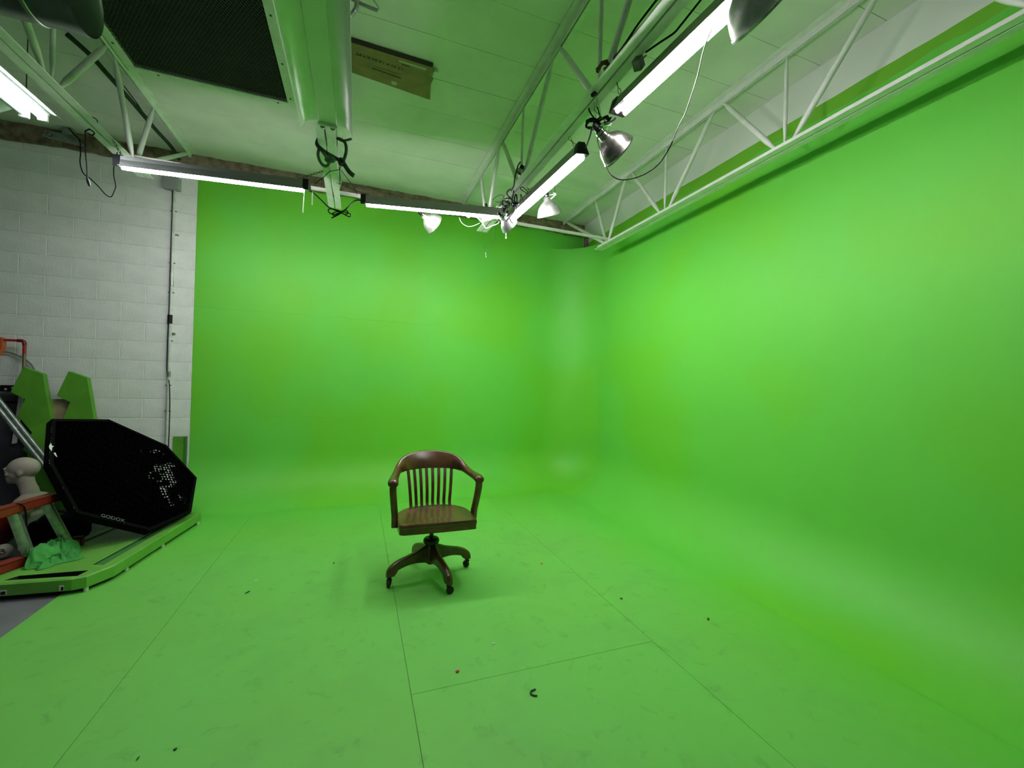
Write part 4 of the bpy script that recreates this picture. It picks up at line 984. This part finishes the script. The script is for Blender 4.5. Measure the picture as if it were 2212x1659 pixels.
# dark canvas case behind, white strip, poles
t = thing('canvas_case', 'dark grey canvas case standing behind the mannequin at the left edge', 'case', (-3.35, 5.45, 0))
MB().bbox(-3.95, -2.93, 5.40, 5.53, 0, 1.185, .02).build('case', 'grey_canvas', t)
MB().bbox(-3.95, -2.93, 5.393, 5.401, 1.10, 1.112, .002).build('seam_piping', 'black_fabric', t)
t = thing('white_batten', 'narrow white batten standing slanted before the dark canvas case', 'batten', (-3.05, 5.37, .70))
a, b = aty(45, 856, 5.37), aty(30, 958, 5.37); s_ = Vector((.016, 0, .003))
MB().prism([a-s_, a+s_, b+s_, b-s_], (0,0,0), (0,.012,0)).build('batten', 'white_board', t)
for k, (a, b, lab) in enumerate((((-12, 852), (150, 1055), 'upper of two grey steel poles leaning across the green stringer'), ((-12, 872), (140, 1063), 'lower of two grey steel poles leaning across the green stringer'))):
    A_ = aty(*a, 5.22-.035*k); B_ = aty(*b, 5.22-.035*k); dd = (B_-A_); B_ = A_+dd*((A_.z-.02)/(A_.z-B_.z)); A_ = A_-dd*.5
    t = thing('steel_pole', lab, 'pole', (B_.x, B_.y, 0), 'grey steel poles at the left')
    MB().tube([A_, B_], .020, 14).build('tube', 'steel_pole', t, smooth=True, angle=60)
    q = A_.lerp(B_, .42); dn_ = dd.normalized(); MB().tube([q, q+dn_*.03], .0225, 14).build('sleeve', 'galvanised', t, smooth=True, angle=60)
    MB().ball(B_, .0208, 12).build('foot_cap', 'black_plastic', t, smooth=True)
# mannequin bust facing left
def mannequin():
    y = 5.0
    t = thing('mannequin_bust', 'bald beige mannequin head and shoulders facing left behind the ladder', 'mannequin', (-2.71, y, 0))
    mb = MB()
    mb.ball((-2.762, y, .547), (.109, .077, .094), 24)
    mb.ball((-2.795, y, .500), (.075, .066, .080), 20)
    mb.ball((-2.822, y, .455), (.052, .050, .046), 18)
    mb.ball((-2.850, y, .432), (.022, .024, .022), 14)            # chin
    mb.ball((-2.868, y, .545), (.018, .050, .018), 14)            # brow
    mb.add([(-2.868, y-.012, .535), (-2.868, y+.012, .535), (-2.896, y, .490), (-2.862, y-.017, .484), (-2.862, y+.017, .484)], [(0,1,2), (0,2,3), (1,4,2), (3,2,4), (0,3,4,1)])   # nose
    mb.ball((-2.866, y, .468), (.014, .026, .008), 12); mb.ball((-2.864, y, .455), (.013, .022, .008), 12)   # lips
    for s in (-1, 1):
        mb.ball((-2.752, y+s*.076, .510), (.019, .010, .030), 14)
        mb.ball((-2.842, y+s*.036, .500), (.026, .024, .022), 12)  # cheeks
    mb.tube(spline([(-2.765, y, .50), (-2.748, y, .43), (-2.728, y, .37), (-2.708, y, .30), (-2.70, y, .22)], 5), [.060]*6+[.056]*5+[.060]*5+[.072]*5, 20)
    mb.ball((-2.698, y, .235), (.105, .175, .090), 24)
    for s in (-1, 1): mb.ball((-2.69, y+s*.150, .210), (.070, .065, .075), 18)
    mb.ball((-2.715, y, .13), (.118, .165, .12), 24)
    mb.lathe([(0, .004), (.135, .004), (.145, .02), (.150, .15), (.10, .20), (0, .21)], 28, Matrix.Translation((-2.70, y, 0)) @ Matrix.Diagonal((.72, 1.05, 1, 1)))
    o = mb.build('figure', 'mannequin_skin', t, smooth=True)
    r = o.modifiers.new('skin', 'REMESH'); r.mode = 'VOXEL'; r.voxel_size = .0065; r.use_smooth_shade = True
    s = o.modifiers.new('soften', 'SMOOTH'); s.factor = .5; s.iterations = 5
    for s in (-1, 1): MB().ball((-2.862, y+s*.030, .522), (.010, .014, .008), 12).build('eye', 'mannequin_skin', t, smooth=True)
mannequin()
# black clutter added to darken the floor behind the ladder
t = thing('dark_clutter', 'black clutter added for darkness on the floor between the ladder and the softbox', 'bag', (-2.29, 4.56, 0))
mb = MB(); mb.bbox(-2.46, -2.12, 4.46, 4.70, 0, .20, .05); mb.build('body', 'black_fabric', t, smooth=True, angle=50)
MB().tube(spline([(-2.40, 4.50, .19), (-2.34, 4.52, .25), (-2.26, 4.53, .26), (-2.18, 4.52, .19)], 6), .011, 8).build('strap', 'grey_canvas', t, smooth=True)
# red bag and white ball behind the ladder
mb = MB()
for c, r in (((-2.70, 4.50, .17), (.20, .16, .17)), ((-2.62, 4.44, .22), (.12, .12, .14))): mb.ball(c, r, 24)
tag(mb.build('red_bag', 'dark_red', smooth=True), 'shiny dark red bag behind the ladder at the left picture edge', 'bag')
t = thing('cream_ball', 'cream ball with black lettering on the floor behind the ladder', 'ball', (-2.46, 4.27, 0))
MB().ball((-2.46, 4.27, .052), .052, 24).build('ball', 'ball_cream', t, smooth=True)
bc = Vector((-2.46, 4.27, .052)); bn = (EYEV-bc).normalized(); bx = bn.cross(Vector((0,0,1))).normalized()*-1; by = Vector((0,0,1))
def onb(a, b): d = (bn+bx*a+by*b).normalized(); return bc+d*.0525
MB().tube(spline([onb(a, b) for a, b in ((-.3, .25), (-.05, .35), (.05, .15), (-.2, .02), (.1, -.05), (.12, -.3), (-.15, -.38), (-.35, -.2))], 5), .0032, 6).build('lettering', 'print_and_shadow', t)

# ================================================================== SCRAPS ON THE FLOOR
def scrap(u, v, mt, size, label, cat='scrap', flat=.4, seed=0):
    p = atz(u, v, .0); rnd = random.Random(seed); bm = bmesh.new(); bmesh.ops.create_icosphere(bm, subdivisions=2, radius=1)
    for q in bm.verts: q.co *= 1+.45*noise.noise(q.co*1.7+Vector((seed*3.1, 0, 0)))
    mb = MB(); mb.bm(bm, Matrix.Translation((p.x, p.y, size[2]*.9)) @ Matrix.Rotation(rnd.random()*3, 4, 'Z') @ Matrix.Diagonal((*size, 1)))
    zm = min(q.z for q in mb.v)
    for q in mb.v: q.z -= zm
    tag(mb.build('floor_scrap', mt), label, cat, 'scraps on the green floor')
scrap(988, 1452, 'pink', (.011, .008, .005), 'pink petal-like scrap on the floor in front of the chair', seed=1)
scrap(1066, 1391, 'white_chip', (.009, .005, .003), 'white paint chip on the floor right of the pink scrap', seed=2)
scrap(1070, 1402, 'white_chip', (.006, .004, .003), 'smaller white chip just below the white paint chip', seed=3)
scrap(1530, 1338, 'brown_bit', (.014, .007, .004), 'brown crumb on the floor far right of the chair', seed=4)
scrap(1170, 1218, 'orange_bit', (.009, .008, .005), 'tiny orange crumb on the floor right of the chair', seed=5)
scrap(553, 1255, 'white_chip', (.009, .006, .003), 'white chip on the floor left of the chair', seed=6)
scrap(535, 1280, 'dark_green_bit', (.020, .006, .003), 'dark green sliver on the floor left of the chair', seed=7)
scrap(378, 1620, 'dark_green_bit', (.006, .005, .003), 'dark speck on the floor at the bottom left', seed=8)
scrap(298, 1639, 'dark_green_bit', (.008, .003, .002), 'dark sliver on the floor at the bottom left beside the floor seam', seed=9)
scrap(721, 1217, 'dark_green_bit', (.012, .005, .003), 'dark sliver on the floor just left of the chair base', seed=10)
scrap(1342, 1294, 'dark_green_bit', (.009, .008, .004), 'round dark speck above the diagonal floor seam', seed=11)
scrap(1189, 1426, 'white_chip', (.006, .004, .003), 'white chip near the crosswise floor seam', seed=12)
p = atz(1152, 1496, .004); mb = MB().tube(spline([p+Vector((.018, .016, 0)), p+Vector((-.004, .012, 0)), p+Vector((-.014, -.002, 0)), p+Vector((-.006, -.016, 0)), p+Vector((.010, -.024, 0))], 5), [.004]*20+[.002], 6)
tag(mb.build('floor_scrap', 'dark_green_bit'), 'dark curled strip on the floor at the bottom centre', 'scrap', 'scraps on the green floor')
bpy.context.view_layer.update()
